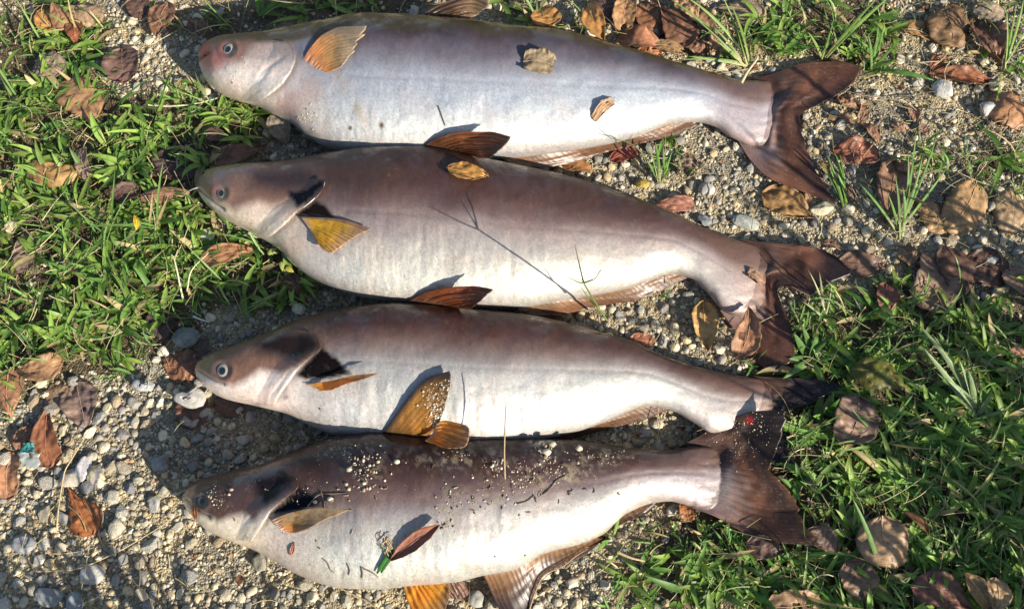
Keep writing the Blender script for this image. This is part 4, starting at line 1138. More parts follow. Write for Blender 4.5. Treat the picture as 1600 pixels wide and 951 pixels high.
def straw(seed, n, box, Lr, wfun, cols, r=.0008, zmax=.030, margin=0):
    rng = np.random.default_rng(seed); B = Bag()
    q = np.c_[rng.uniform(box[0], box[1], n), rng.uniform(box[2], box[3], n)]
    q = q[(rng.uniform(0, 1, n) < wfun(q[:, 0], q[:, 1])) & ~inside_fish(q[:, 0], q[:, 1], margin)]
    for px, py in q:
        p = P(px, py, 0); p[2] = ground_z(p[0], p[1]) + rng.uniform(.004, zmax)
        a = rng.uniform(0, 6.28); L = rng.uniform(*Lr); b = rng.normal(0, 1.0); e = rng.normal(0, .25)
        pts = []; x = p.copy()
        for k in range(6):
            pts.append(x.copy()); x = x + L / 5 * np.array((math.cos(a), math.sin(a), e)); a += b / 5; e -= .06
            x[2] = max(x[2], .003)
        V, F = tube(pts, r * rng.uniform(.6, 1.3), r * .4, 4)
        B.add(V, F, np.array(cols[rng.integers(len(cols))]) * rng.uniform(.7, 1.2))
    return B


ST = [(.40, .33, .18), (.32, .24, .12), (.46, .40, .25), (.22, .15, .08), (.28, .26, .10)]
B = straw(31, 6500, (-200, 1800, -150, 1120), (.02, .07), lambda x, y: .10 + .8 * grass_density(x, y), ST)
tag(obj('dry_grass', B.mesh('dry_grass', M_straw)), 'thin dry straw and dead grass stems among the green', kind='stuff')
B = straw(33, 2600, (980, 1700, -60, 470), (.015, .06), lambda x, y: np.clip(.75 * np.exp(-(((x - 1480) / 150) ** 2 + ((y - 130) / 130) ** 2)) + .5 * np.exp(-(((x - 1180) / 90) ** 2 + ((y - 90) / 50) ** 2)) + .4 * np.exp(-(((x - 1500) / 130) ** 2 + ((y - 300) / 90) ** 2)), 0, 1), ST, zmax=.02)
tag(obj('dead_grass', B.mesh('dead_grass', M_straw)), 'matted dead grass over the gravel at the upper right', kind='stuff')
# crumbs of broken brown leaf among the grass and gravel
rng = np.random.default_rng(77); B = Bag()
for _ in range(1700):
    px, py = rng.uniform(-150, 1750), rng.uniform(-120, 1080)
    if inside_fish(np.array([px]), np.array([py]), 0)[0]: continue
    dens = 1.0 if (px > 1230 and py < 520) or (930 < px < 1240 and py < 120) else .3
    if rng.uniform() > dens + .4 * float(grass_density(np.array([px]), np.array([py]))[0]): continue
    p = P(px, py, 0); p[2] = ground_z(p[0], p[1]) + rng.uniform(.003, .009)
    m = 7; s = rng.lognormal(math.log(.0055), .45); a = np.linspace(0, 6.28, m, endpoint=False)
    rr = s * rng.uniform(.4, 1, m)
    V = np.c_[rr * np.cos(a), rr * np.sin(a) * rng.uniform(.4, 1), rng.normal(0, .28 * s, m)]
    V = np.vstack([V, (0, 0, .0015)]) + p
    F = np.array([(i, (i + 1) % m, m) for i in range(m)])
    B.add(V, F, np.array([(.20, .10, .05), (.28, .17, .09), (.12, .07, .045), (.34, .24, .14)][rng.integers(4)]) * rng.uniform(.7, 1.2))
tag(obj('leaf_litter', B.mesh('leaf_litter', M_leaf, False)), 'crumbs of broken brown leaf littering the ground', kind='stuff')

# ------------------------------------------------------------------ dead leaves
SHAPES = {  # half-width along the leaf, stalk end -> tip
 'obovate': ([0, .06, .2, .4, .6, .78, .9, .97, 1], [.04, .16, .42, .74, .97, 1, .80, .45, .0]),
 'ovate': ([0, .03, .12, .3, .45, .65, .85, .95, 1], [.05, .35, .78, 1, .98, .78, .38, .13, .0]),
 'round': ([0, .03, .12, .3, .5, .7, .88, .97, 1], [.1, .4, .75, .97, 1, .95, .70, .36, .0]),
 'lance': ([0, .05, .2, .4, .55, .75, .9, 1], [.05, .25, .65, .95, 1, .75, .35, .0]),
 'drop': ([0, .1, .22, .4, .6, .8, .93, 1], [.12, .2, .32, .7, 1, .95, .6, .0]),
 'blunt': ([0, .02, .2, .5, .8, .97, 1], [.5, .8, .9, 1, .92, .75, .45]),
}
leaf_n = [0]


def leaf(px, py, L, W, ang, shape, c, label, z=.010, curl=.25, cup=.2, roll=0, pitch=0, torn=0, on_fish=False, stalk=.0, holes=0, wavy=1.0, name='dead_leaf', group=None, tipc=None):
    """one fallen leaf: a veined, curled blade and a raised midrib. ang: direction stalk -> tip in the photo, degrees clockwise from right"""
    leaf_n[0] += 1; sd = leaf_n[0]; rng = np.random.default_rng(1000 + sd)
    if on_fish:
        p, nrm = hit(px, py); nrm = nrm if nrm[2] > 0 else -nrm
        p = p + nrm * z
    else:
        p = P(px, py, 0); z = z + .016 * float(grass_density(np.array([px]), np.array([py]))[0]); p = P(px, py, ground_z(p[0], p[1]) + z); nrm = np.array((0, 0, 1.))
    k = np.linalg.norm(p - CAM) / DIST / 1000
    L, W = L * k, W * k
    ns, nt = 44, 21
    s = np.linspace(0, 1, ns)[:, None]; t = np.linspace(-1, 1, nt)[None, :]
    hw = np.interp(s, *SHAPES[shape]) * W / 2
    hw = hw * (1 + .07 * (vnoise(s * 9, np.sign(t) * 3 + sd, 3) - .5) * 2 + .03 * (vnoise(s * 30, np.sign(t) * 5 + sd, 4) - .5) * 2)
    bowx = rng.normal(0, .06) * L
    X = (s - .5) * L + 0 * t
    Y = t * hw + bowx * (1 - (2 * s - 1) ** 2)
    tt = abs(t)
    Z = -curl * L * (s - .5) ** 2 * 1.4 + cup * W * .5 * tt ** 2 * np.interp(s, [0, .5, 1], [.5, 1, .7])
    Z = Z + wavy * W * .10 * (fbm(s * 3 + sd, t * 1.3 + sd * 3, 5, 3) - .5) * 2 * (.3 + tt)
    Z = Z + W * .05 * (fbm(s * 8 + sd * 7, t * 2.6 + sd, 15, 3) - .5) * 2 * min(2.2, .6 + wavy * .7) * (.45 if on_fish else 1)
    # veins: grooves running forward from the midrib
    nv = 8
    vph = (s * nv - tt * 1.3 + .2 * np.sign(t) * 0)
    vein = np.exp(-(((vph % 1) - .5) / .09) ** 2) * sstep(.02, .1, tt) * (1 - sstep(.8, 1, tt))
    Z = Z + .010 * W * vein + .012 * W * np.cos(vph * 2 * np.pi) * .5 * tt
    cb = np.array(c)
    C = np.broadcast_to(cb, X.shape + (3,)).copy()
    C = mix(C, cb * .55, blotch(s * L / k + sd * 31, t * W / k * .5 + 0 * s, 12, sd, .5, .75) * .8)
    C = mix(C, cb * np.array((1.3, 1.2, 1.05)) + .015, blotch(s * L / k + sd * 13, t * W / k * .5 + 0 * s, 20, sd + 3, .5, .7) * .6)
    C = mix(C, cb * 1.35 + .02, vein * .35)
    C = mix(C, cb * .5, sstep(.82, 1, tt + 0 * s) * .5)
    if tipc: C = mix(C, np.array(tipc), sstep(.5, .75, s + .25 * (vnoise(s * 6, t * 3, sd) - .5)))
    G = np.stack([X, Y, Z], -1)
    rx, ry = R(roll), R(pitch)
    M = Matrix.Rotation(-R(ang), 3, 'Z') @ Matrix.Rotation(ry, 3, 'Y') @ Matrix.Rotation(rx, 3, 'X')
    if on_fish:
        M = Vector((0, 0, 1)).rotation_difference(Vector(nrm)).to_matrix() @ M
    G = G.reshape(-1, 3) @ np.array(M).T
    if not on_fish:
        G[:, 2] -= min(0, np.percentile(G[:, 2], 8) + z - .003)
    F = grid_faces(ns, nt)
    if torn or holes:
        fs = np.broadcast_to((s[:-1] + s[1:]) / 2, (ns - 1, nt - 1)).ravel(); ft = np.broadcast_to((t[:, :-1] + t[:, 1:]) / 2, (ns - 1, nt - 1)).ravel()
        keep = np.ones(len(F), bool)
        if torn: keep &= fs < (1 - torn) + .22 * (vnoise(ft * 4 + sd, fs * 3, 6) - .5) * 2
        for h in range(holes):
            hs, ht = rng.uniform(.3, .8), rng.uniform(-.6, .6)
            keep &= np.hypot((fs - hs) * L, (ft - ht) * W / 2) > rng.uniform(.05, .09) * L * (1 + .7 * (vnoise(fs * 14, ft * 7, sd) - .5))
        F = F[keep]
    me = mesh(name, G, F, M_leaf, np.clip(C.reshape(-1, 3), .004, .7))
    o = solid(obj(name, me, loc=p), .0006)
    tag(o, label, 'leaf', group)
    # midrib, running on past the blade as a stalk where one shows
    send = .97 if not torn else max(.2, .96 - torn)
    si = np.linspace(0.0, send, 12); mid = np.stack([np.interp(si, s[:, 0], G.reshape(ns, nt, 3)[:, nt // 2, q]) for q in range(3)], -1)
    if stalk:
        d0 = mid[0] - mid[1]; d0 /= np.linalg.norm(d0)
        mid = np.vstack([mid[0] + d0 * stalk * k * q for q in (1, .6, .3)] + [mid])
    V, F2 = tube(mid + np.array(M)[:, 2] * .0003, .0011, .0004, 5)
    mo = obj('midrib', mesh('midrib', V, F2, M_leaf, np.broadcast_to(np.clip(cb * 1.35 + .03, 0, .6), V.shape)), loc=None)
    mo.parent = o
    return o


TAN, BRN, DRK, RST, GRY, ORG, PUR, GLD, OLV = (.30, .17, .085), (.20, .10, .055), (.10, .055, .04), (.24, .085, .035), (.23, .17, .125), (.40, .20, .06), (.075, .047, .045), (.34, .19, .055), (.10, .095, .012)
LV = [
 # left side
 (118, 152, 84, 52, 38, 'round', TAN, 'tan oval leaf with dark stripes of shade, right of the grass at upper left', dict(curl=.2, cup=-.25, stalk=10)),
 (190, 101, 58, 54, 80, 'round', (.15, .085, .065), 'dark round wrinkled leaf on pale grit left of the top catfish head', dict(cup=.25)),
 (74, 22, 50, 30, 80, 'obovate', ORG, 'orange-tan leaf standing at the top left edge, left of two overlapping leaves', dict(curl=.5, pitch=-15)),
 (92, 24, 46, 28, 60, 'obovate', (.28, .15, .08), 'brown leaf overlapping the orange-tan leaf at the top left edge', dict(z=.016, pitch=10)),
 (128, 16, 58, 34, 25, 'obovate', (.32, .21, .13), 'pale tan leaf at the top edge, right of the overlapping pair at top left', dict(z=.014, cup=-.3)),
 (113, 48, 40, 26, 75, 'ovate', RST, 'rust curled leaf under the pale tan leaf at top left', dict(curl=.4)),
 (77, 100, 46, 40, 20, 'round', GRY, 'grey-brown leaf half buried in grass above the striped tan oval leaf', dict(z=.006)),
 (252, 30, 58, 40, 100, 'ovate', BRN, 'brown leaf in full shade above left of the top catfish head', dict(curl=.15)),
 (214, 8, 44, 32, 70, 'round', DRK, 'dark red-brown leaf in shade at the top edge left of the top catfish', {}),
 (78, 262, 76, 38, 8, 'round', (.33, .19, .07), 'orange-tan leaf under dry grass stems at the left, topped by straw', dict(cup=-.2)),
 (130, 254, 48, 24, 68, 'blunt', (.30, .19, .14), 'pinkish tan narrow leaf standing beside the straw-topped orange leaf', dict(curl=.3, roll=20)),
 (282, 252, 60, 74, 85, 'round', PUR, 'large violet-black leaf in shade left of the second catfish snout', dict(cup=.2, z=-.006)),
 (196, 302, 42, 34, 150, 'round', DRK, 'dark curled leaf in grass left of the second catfish, beside a long tan leaf', dict(cup=.6, curl=.5)),
 (252, 301, 82, 26, -8, 'lance', (.26, .14, .08), 'long tan-brown leaf pointing at the second catfish mouth', dict(cup=-.3)),
 (50, 393, 64, 40, 88, 'blunt', (.20, .14, .11), 'grey-brown leaf striped with shade, half sunk in grass near the left edge', dict(curl=.1, z=-.006)),
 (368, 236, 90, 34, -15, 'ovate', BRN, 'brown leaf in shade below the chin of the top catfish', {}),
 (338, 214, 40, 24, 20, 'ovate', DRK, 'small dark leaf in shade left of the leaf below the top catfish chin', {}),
 (436, 204, 54, 34, 60, 'ovate', (.24, .20, .14), 'pale greyish leaf in shade under the throat of the top catfish', dict(curl=.5, pitch=20, z=.02)),
 (255, 414, 46, 40, 60, 'round', BRN, 'brown leaf in grass, half shaded, left of the second catfish belly', dict(z=-.010)),
 (352, 402, 92, 34, -20, 'ovate', (.30, .15, .07), 'rust-tan leaf under the throat of the second catfish', dict(curl=.4)),
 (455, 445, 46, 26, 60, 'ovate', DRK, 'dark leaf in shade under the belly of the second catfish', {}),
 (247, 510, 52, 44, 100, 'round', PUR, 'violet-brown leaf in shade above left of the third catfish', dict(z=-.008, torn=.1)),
 (283, 566, 54, 52, 170, 'round', (.22, .10, .05), 'brown leaf at the tip of the third catfish snout, its left half sunlit', dict(cup=-.25)),
 (318, 545, 34, 16, 90, 'blunt', DRK, 'narrow dark leaf upright against the third catfish snout', {}),
 (57, 570, 66, 40, -12, 'obovate', TAN, 'tan leaf in grass at the left, above the grey-brown half-shaded leaf', dict(curl=.4)),
 (14, 611, 72, 42, 80, 'ovate', (.32, .16, .085), 'orange-brown leaf with a dark shadow spot at the left edge', dict(cup=-.2)),
 (125, 634, 74, 52, 70, 'ovate', (.18, .12, .095), 'grey-brown torn leaf with the shade edge across it, in gravel at left', dict(holes=1)),
 (92, 618, 44, 34, 50, 'round', (.26, .17, .10), 'small sunlit tan leaf under the grey-brown torn leaf', dict(z=.005)),
 (75, 682, 86, 42, 80, 'obovate', (.24, .095, .045), 'glossy rust-brown leaf standing beside the teal plastic scrap', dict(cup=.35, curl=.2)),
 (38, 688, 42, 24, 100, 'ovate', BRN, 'small brown leaf left of the glossy rust-brown leaf', {}),
 (13, 742, 66, 42, 85, 'round', (.34, .17, .09), 'curled orange-brown leaf at the left edge of the gravel', dict(cup=.35)),
 (124, 799, 76, 48, 55, 'drop', (.30, .105, .035), 'rust-orange teardrop leaf on sunlit gravel at lower left', dict(cup=-.2, z=.014, stalk=6)),
 (298, 643, 56, 48, 80, 'round', (.13, .065, .045), 'dark brown leaf under the pale heart-shaped stone', dict(z=.006)),
 (358, 632, 50, 28, 20, 'round', DRK, 'dark leaf under the chin of the third catfish', {}),
 # top middle
 (852, 22, 50, 44, 70, 'obovate', ORG, 'orange leaf standing behind the back of the top catfish, left of the leaf pile', dict(pitch=-20, curl=.4, z=.02)),
 (928, 28, 74, 34, 70, 'lance', ORG, 'long twisted orange leaf at the left of the leaf pile by the top edge', dict(curl=.5, roll=25, z=.03)),
 (945, 14, 46, 36, 80, 'blunt', DRK, 'dark brown leaf between the twisted orange leaf and the tan leaf at the top edge', dict(z=.02)),
 (977, 20, 56, 36, 100, 'blunt', (.33, .18, .08), 'tan leaf in the middle of the leaf pile by the top edge', dict(z=.026, torn=.12)),
 (1003, 58, 76, 38, 15, 'ovate', (.28, .12, .06), 'curled red-brown leaf lying lowest in the leaf pile behind the top catfish', dict(curl=.9, cup=.4, z=.024)),
 (1055, 42, 76, 54, 60, 'obovate', (.16, .075, .04), 'dark red-brown leaf at the right of the leaf pile by the top edge', dict(z=.014)),
 (1018, 28, 66, 50, 70, 'round', (.20, .09, .04), 'brown leaf beneath the tan and dark leaves of the pile', dict(z=.008)),
 (1046, 78, 50, 22, 25, 'blunt', (.34, .2, .09), 'torn tan leaf scrap against the back of the top catfish, below the leaf pile', dict(z=.02, torn=.2)),
 (1100, 30, 60, 34, 50, 'ovate', (.26, .15, .08), 'brown curled leaf between the leaf pile and the tall grass tuft', dict(curl=.6, cup=.4)),
 (1158, 14, 80, 40, 10, 'obovate', (.28, .20, .13), 'grey-tan leaf behind the tall grass tuft at the top edge', dict(cup=-.3)),
 # right
 (1491, 37, 66, 60, 85, 'round', (.20, .115, .055), 'large oval brown leaf, one corner sunlit, at upper right', dict(cup=-.2, z=.022)),
 (1545, 62, 78, 46, 75, 'ovate', (.17, .085, .05), 'dark crumpled leaf right of the large oval leaf at upper right', dict(curl=.5, cup=.4, z=.01, wavy=2.5)),
 (1548, 20, 44, 30, 20, 'round', (.26, .20, .14), 'grey leaf behind the dark crumpled leaf near the top right', dict(z=.02)),
 (1437, 48, 52, 26, 20, 'blunt', (.36, .2, .08), 'orange-tan leaf partly under the large oval leaf at upper right', dict(z=.006)),
 (1504, 121, 92, 30, 10, 'lance', RST, 'long shiny red-brown curled leaf above the white stone', dict(cup=.6, curl=.3, z=.012)),
 (1470, 99, 34, 20, -30, 'ovate', (.22, .075, .035), 'small red-brown leaf tip above the long shiny red-brown leaf', {}),
 (1578, 170, 66, 52, 30, 'round', (.36, .18, .085), 'bent orange-tan leaf with a dark shadow across it at the right edge', dict(curl=.6, z=.016, cup=-.2)),
 (1340, 238, 68, 40, 10, 'round', (.25, .095, .055), 'rust-red crumpled leaf right of the top catfish tail', dict(wavy=2, cup=.3)),
 (1392, 298, 104, 56, 105, 'ovate', (.23, .125, .075), 'large brown leaf behind the upright grass tuft on the gravel', dict(cup=.25, curl=.2)),
 (1458, 334, 62, 44, 50, 'obovate', (.35, .21, .10), 'left lobe of a pair of tan leaves joined like a heart', dict(z=.012, cup=-.2)),
 (1506, 318, 92, 54, 125, 'round', (.37, .225, .105), 'right leaf of the pair of tan leaves joined like a heart', dict(z=.018, cup=-.25)),
 (1577, 327, 72, 48, 100, 'round', (.36, .24, .13), 'tan leaf striped by grass shadows at the right edge', dict(cup=-.2)),
 (1232, 320, 86, 50, 30, 'ovate', (.27, .15, .055), 'golden brown ribbed leaf below the lower tail lobe of the top catfish', dict(wavy=1.8)),
 (1050, 318, 72, 28, -5, 'obovate', (.30, .13, .085), 'pinkish rust leaf against the back of the second catfish', dict(curl=.4)),
 (1073, 258, 42, 38, 90, 'ovate', (.22, .145, .10), 'grey-brown leaf on gravel between the top and second catfish', dict(wavy=2)),
 (1456, 440, 84, 62, 110, 'blunt', (.21, .135, .09), 'greyish brown leaf with stripes of light, left of a dark oval leaf at right', dict(z=.010)),
 (1492, 428, 92, 52, 85, 'ovate', (.12, .06, .04), 'dark oval red-brown leaf overlapping a greyish striped leaf at right', dict(z=.018, cup=-.15)),
 (1542, 420, 62, 54, 20, 'round', (.10, .05, .035), 'dark brown leaf right of the dark oval leaf on the gravel', dict(cup=.2)),
 (1590, 442, 48, 36, 60, 'ovate', (.24, .15, .1), 'brown leaf cut by the right edge beside the dark brown leaf', {}),
 (1386, 466, 54, 34, 100, 'ovate', (.16, .06, .035), 'small dark rust leaf below left of the greyish striped leaf', dict(curl=.5)),
 (1350, 412, 76, 40, 5, 'ovate', (.15, .085, .055), 'brown leaf in shade right of the second catfish tail tip', dict(z=.006)),
 (1104, 508, 80, 42, 88, 'ovate', (.44, .27, .10), 'golden tan leaf standing on gravel left of the second catfish tail', dict(cup=.4, z=.016)),
 (1004, 532, 40, 22, 10, 'round', (.27, .11, .06), 'small rust leaf half hidden behind the third catfish back', {}),
 (1376, 589, 82, 50, 20, 'ovate', OLV, 'dark olive green leaf lying in the grass right of the tails', dict(cup=-.15, z=.022)),
 (1332, 655, 76, 66, 110, 'round', (.19, .12, .085), 'brown leaf flecked with sun, right of the third and bottom tails', dict(z=.016, wavy=1.6)),
 (1392, 845, 74, 72, 80, 'round', (.34, .22, .125), 'round tan leaf barred by shadows in the lower right grass', dict(cup=-.3, z=.026)),
 (1432, 816, 46, 14, 45, 'lance', (.24, .12, .05), 'narrow rust leaf rolled up beside the round barred leaf', dict(cup=.8, z=.02)),
 (1342, 905, 58, 52, 60, 'round', (.19, .12, .075), 'brown leaf in shade below left of the round barred leaf', dict(z=.012)),
 (1243, 944, 80, 46, -5, 'round', (.30, .18, .095), 'pale brown leaf with a hole at the bottom edge', dict(z=.016, holes=2)),
 (1474, 934, 86, 52, 20, 'ovate', (.20, .09, .06), 'red-brown leaf at the bottom edge in the lower right grass', dict(z=.016)),
 (1530, 925, 60, 32, 60, 'lance', (.35, .22, .10), 'tan folded leaf right of the red-brown leaf at the bottom edge', dict(z=.024, cup=.5)),
 (1556, 930, 48, 34, 100, 'ovate', (.38, .25, .13), 'small tan leaf at the bottom edge, farthest right of three', dict(z=.03)),
 (1074, 798, 30, 22, 80, 'blunt', (.33, .13, .045), 'small orange leaf in grass under the tail root of the bottom catfish', {}),
 (1197, 856, 58, 34, 10, 'ovate', DRK, 'dark leaf in shade under the lower tail lobe of the bottom catfish', {}),
 (1284, 846, 52, 34, 30, 'round', (.14, .09, .065), 'grey-brown leaf in shade at the tip of the bottom catfish tail', {}),
 (1594, 550, 26, 16, 20, 'ovate', (.38, .2, .11), 'small orange leaf cut by the right edge in the grass', dict(z=.02)),
 (904, 262, 54, 24, 15, 'ovate', (.30, .14, .05), 'rust leaf wedged below the anal fin of the top catfish', dict(z=.02)),
 (978, 242, 50, 24, -15, 'round', (.20, .05, .03), 'dark red leaf on gravel behind the anal fin of the top catfish', {}),
 (860, 492, 60, 20, 5, 'ovate', BRN, 'brown leaf in shade under the anal fin of the second catfish', dict(z=.005)),
] + [
 (x, y, L, L * q, a, sh_, c, lab_, dict(wavy=2.2, torn=t_, curl=.5, cup=.3, group='leaf scraps on the gravel right of the tails'))
 for x, y, L, q, a, sh_, c, t_, lab_ in (
   (1326, 158, 34, .6, 40, 'ovate', (.28, .16, .09), .15, 'torn brown leaf scrap just below the upper tail lobe tip of the top catfish'),
   (1348, 176, 30, .5, 110, 'blunt', (.30, .17, .1), .1, 'small reddish tan leaf scrap on pebbles, second scrap below the top tail tip'),
   (1362, 206, 40, .45, 55, 'lance', (.24, .13, .075), .05, 'narrow brown leaf scrap pointing down at the rust-red crumpled leaf'),
   (1322, 190, 28, .6, 10, 'round', (.22, .12, .07), .2, 'roundish dark leaf scrap in the notch side of the top catfish tail'),
   (1426, 178, 34, .5, 80, 'ovate', (.30, .16, .1), .2, 'upright pinkish brown leaf scrap left below the white rounded stone'),
   (1408, 196, 26, .5, 30, 'blunt', (.27, .16, .1), .1, 'tiny tan leaf scrap left of the upright pinkish brown scrap'),
   (1440, 205, 26, .6, 150, 'ovate', (.2, .11, .07), .15, 'tiny dark brown scrap right below the upright pinkish brown scrap'),
   (1290, 262, 30, .5, 60, 'ovate', (.34, .21, .1), .1, 'tan leaf scrap against the right edge of the top lower tail lobe'),
   (1418, 262, 30, .6, 20, 'round', (.22, .12, .07), .2, 'brown leaf scrap at the top end of the large brown leaf behind the tuft'),
   (1262, 300, 26, .5, 100, 'blunt', (.22, .12, .06), .1, 'small brown scrap between the golden ribbed leaf and the top tail tip'),
   (1330, 300, 34, .6, 60, 'ovate', (.17, .1, .06), .1, 'dark brown leaf scrap beside the bright green hanging tuft'),
   (1300, 385, 30, .5, 20, 'ovate', (.2, .11, .07), .15, 'brown scrap on gravel just above the second catfish tail'))
] + [
 (1086, 74, 46, 34, 40, 'ovate', (.20, .10, .055), 'dark crumpled leaf at the foot of the tall grass tuft by the leaf pile', dict(wavy=2.4, curl=.5, z=.012)),
 (1122, 62, 44, 30, 120, 'ovate', (.33, .20, .10), 'small tan crumpled leaf inside the tall grass tuft', dict(wavy=2.4, curl=.6, z=.016)),
 (1012, 84, 44, 26, 170, 'round', (.30, .13, .06), 'orange-brown leaf pressed between the pile and the back of the top catfish', dict(wavy=2, cup=.4, z=.012)),
 (1078, 8, 50, 36, 60, 'ovate', (.34, .20, .10), 'tan crumpled leaf at the top edge right of the dark pile leaf', dict(wavy=2.2, curl=.5, z=.022)),
 (312, 40, 40, 26, 30, 'ovate', (.16, .09, .055), 'dark brown leaf in shade just above the top catfish snout', dict(wavy=2)),
 (1420, 402, 40, 28, 60, 'ovate', (.24, .14, .08), 'brown crumpled leaf between the upright tuft and the greyish striped leaf', dict(wavy=2.4, curl=.5)),
] + [
 # on the fish
 (844, 103, 54, 40, 5, 'blunt', (.23, .17, .10), 'grey-tan torn half leaf lying on the side of the top catfish', dict(on_fish=True, z=.009, torn=.14, curl=.35, cup=.25, wavy=1.8)),
 (944, 171, 48, 16, -45, 'blunt', (.36, .22, .12), 'small torn tan leaf scrap on the white flank of the top catfish', dict(on_fish=True, z=.008, torn=.1, wavy=2.5, curl=.5, holes=1)),
 (731, 271, 66, 34, 8, 'ovate', (.34, .17, .04), 'golden brown bitten leaf lying on the back of the second catfish', dict(on_fish=True, z=.007, torn=.1, cup=.25, wavy=2, stalk=2)),
 (650, 844, 92, 25, -36, 'lance', (.22, .085, .05), 'folded rust leaf on the belly of the bottom catfish', dict(on_fish=True, z=.009, cup=.55, curl=.05, roll=-16)),
 (457, 857, 22, 7, -70, 'lance', (.26, .10, .05), 'tiny rust leaf sliver on the throat of the bottom catfish', dict(on_fish=True, z=.002, cup=.4)),
 (307, 800, 17, 13, 85, 'blunt', (.42, .15, .04), 'tiny orange leaf scrap stuck on the mouth of the bottom catfish', dict(on_fish=True, z=.003)),
 (1163, 516, 84, 42, 105, 'obovate', (.28, .14, .07), 'brown folded leaf with a hole lying on the second catfish tail', dict(z=.042, holes=1, cup=.35, curl=.3)),
 (1180, 434, 34, 18, 20, 'blunt', (.22, .13, .08), 'small brown leaf scrap on the tail root of the second catfish', dict(on_fish=True, z=.006, wavy=3, torn=.1)),
 (211, 347, 24, 9, 75, 'lance', (.58, .36, .03), 'tiny bright yellow leaf in the left grass', dict(z=.035)),
 (15, 355, 20, 16, 60, 'round', (.48, .42, .24), 'small pale yellow leaf near the left edge in grass', dict(z=.025)),
]
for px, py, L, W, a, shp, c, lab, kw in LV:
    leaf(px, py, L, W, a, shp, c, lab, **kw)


# ------------------------------------------------------------------ grass tufts, stems and twigs one can tell apart
def tuft(label, base, tips, width=.0045, h=.06, cols=((.42, .42, .22), (.11, .22, .045)), name='grass_tuft', cat='grass tuft', seed=0):
    """upright tuft: each blade runs from the base to a tip seen at a photo pixel at its own height"""
    rng = np.random.default_rng(seed + 300)
    b0 = P(*base, 0); b0[2] = ground_z(b0[0], b0[1]) + .002
    root = tag(empty(name, b0), label, cat)
    for i, tp in enumerate(tips):
        tx, ty = tp[:2]; hh = tp[2] if len(tp) > 2 else h * rng.uniform(.7, 1.2)
        wd = (tp[3] if len(tp) > 3 else width) * rng.uniform(.8, 1.2)
        tip = P(tx, ty, hh)
        st = b0 + np.array((rng.normal(0, .003), rng.normal(0, .003), 0))
        n = 9; t = np.linspace(0, 1, n)[:, None]
        arch = np.array((0, 0, 1.0)) * .18 * np.linalg.norm(tip - st)
        c = st * (1 - t) + tip * t + arch * (t * (1 - t) * 2) * rng.uniform(.3, 1.2)
        d = np.gradient(c, axis=0); d /= np.linalg.norm(d, axis=1, keepdims=True)
        side = np.cross(d, np.array((0, 0, 1.0)) * .8 + np.array((rng.normal(0, .3), -.3, 0))); side /= np.linalg.norm(side, axis=1, keepdims=True)
        upn = np.cross(side, d)
        w = wd / 2 * np.interp(t, [0, .15, .5, .8, 1], [.6, .9, 1, .6, .03])
        V = np.stack([c + side * w + upn * w * .4, c, c - side * w + upn * w * .4], 1)
        k = rng.uniform(.75, 1.2)
        C = mix(np.broadcast_to(np.array(cols[0]), (n, 3)) * k, np.array(cols[1]) * k, sstep(.05, .4, t[:, 0]))
        me = mesh('blade', V, grid_faces(n, 3), M_grass, np.repeat(C[:, None], 3, 1).reshape(-1, 3))
        solid(obj('blade', me, root), .0005)
    return root


tuft('upright grass tuft with a whitish base on the gravel, right of the tails', (1404, 368),
     [(1442, 240, .10), (1466, 205, .11), (1432, 198, .12), (1452, 250, .08), (1480, 262, .08), (1398, 270, .09), (1418, 230, .10), (1340, 284, .07), (1352, 290, .06), (1345, 300, .05), (1386, 300, .08), (1410, 290, .07)], seed=1)
tuft('tall grass tuft behind the tail half of the top catfish', (1166, 102),
     [(1040, -6, .10), (1062, -10, .11), (1128, -8, .12), (1140, 4, .12), (1150, 40, .08), (1055, 95, .03), (1072, 88, .04), (1112, 40, .08), (1198, 96, .03), (1120, 65, .06)], seed=2, cols=((.45, .42, .22), (.16, .25, .06)))
tuft('bright green tuft hanging beside the lower tail lobe of the top catfish', (1320, 322),
     [(1280, 250, .05), (1292, 242, .06), (1304, 238, .07), (1312, 240, .07), (1296, 262, .05), (1308, 270, .05)], seed=3, cols=((.14, .26, .05), (.14, .28, .05)))
tuft('long-bladed tuft at the right edge beside the dark crumpled leaf', (1566, 112),
     [(1600, -4, .10), (1588, 8, .10), (1572, 14, .09), (1606, 40, .08), (1580, 40, .07), (1556, 160, .02), (1582, 118, .02)], seed=4, cols=((.40, .42, .2), (.18, .30, .07)))
tuft('pair of long green blades leaning right above the top catfish tail', (1286, 96),
     [(1396, -10, .10, .006), (1372, -4, .10), (1340, 40, .07), (1262, 50, .06), (1300, 40, .07)], seed=5, cols=((.38, .36, .16), (.17, .28, .06)))
tuft('small green sprout in the gravel gap between the top and second catfish', (1030, 285),
     [(1012, 226, .06), (1024, 222, .07), (1036, 228, .06), (1050, 236, .05), (1048, 262, .04), (1042, 252, .05), (1010, 250, .04)], seed=6)
tuft('pale coarse grass clump with broad blades at the right, below the olive leaf', (1524, 652),
     [(1428, 500, .10, .007), (1440, 540, .09, .008), (1475, 590, .07, .009), (1498, 560, .09, .006), (1512, 576, .08, .009), (1508, 540, .10, .003), (1574, 640, .04, .006), (1550, 610, .06, .007)], seed=7, cols=((.42, .42, .28), (.22, .30, .14)))
tuft('long single green blade standing at lower left of the round barred leaf', (1376, 896),
     [(1328, 770, .10, .006), (1362, 930, .03, .003), (1398, 940, .03, .003)], seed=8, cols=((.2, .28, .08), (.12, .24, .05)))
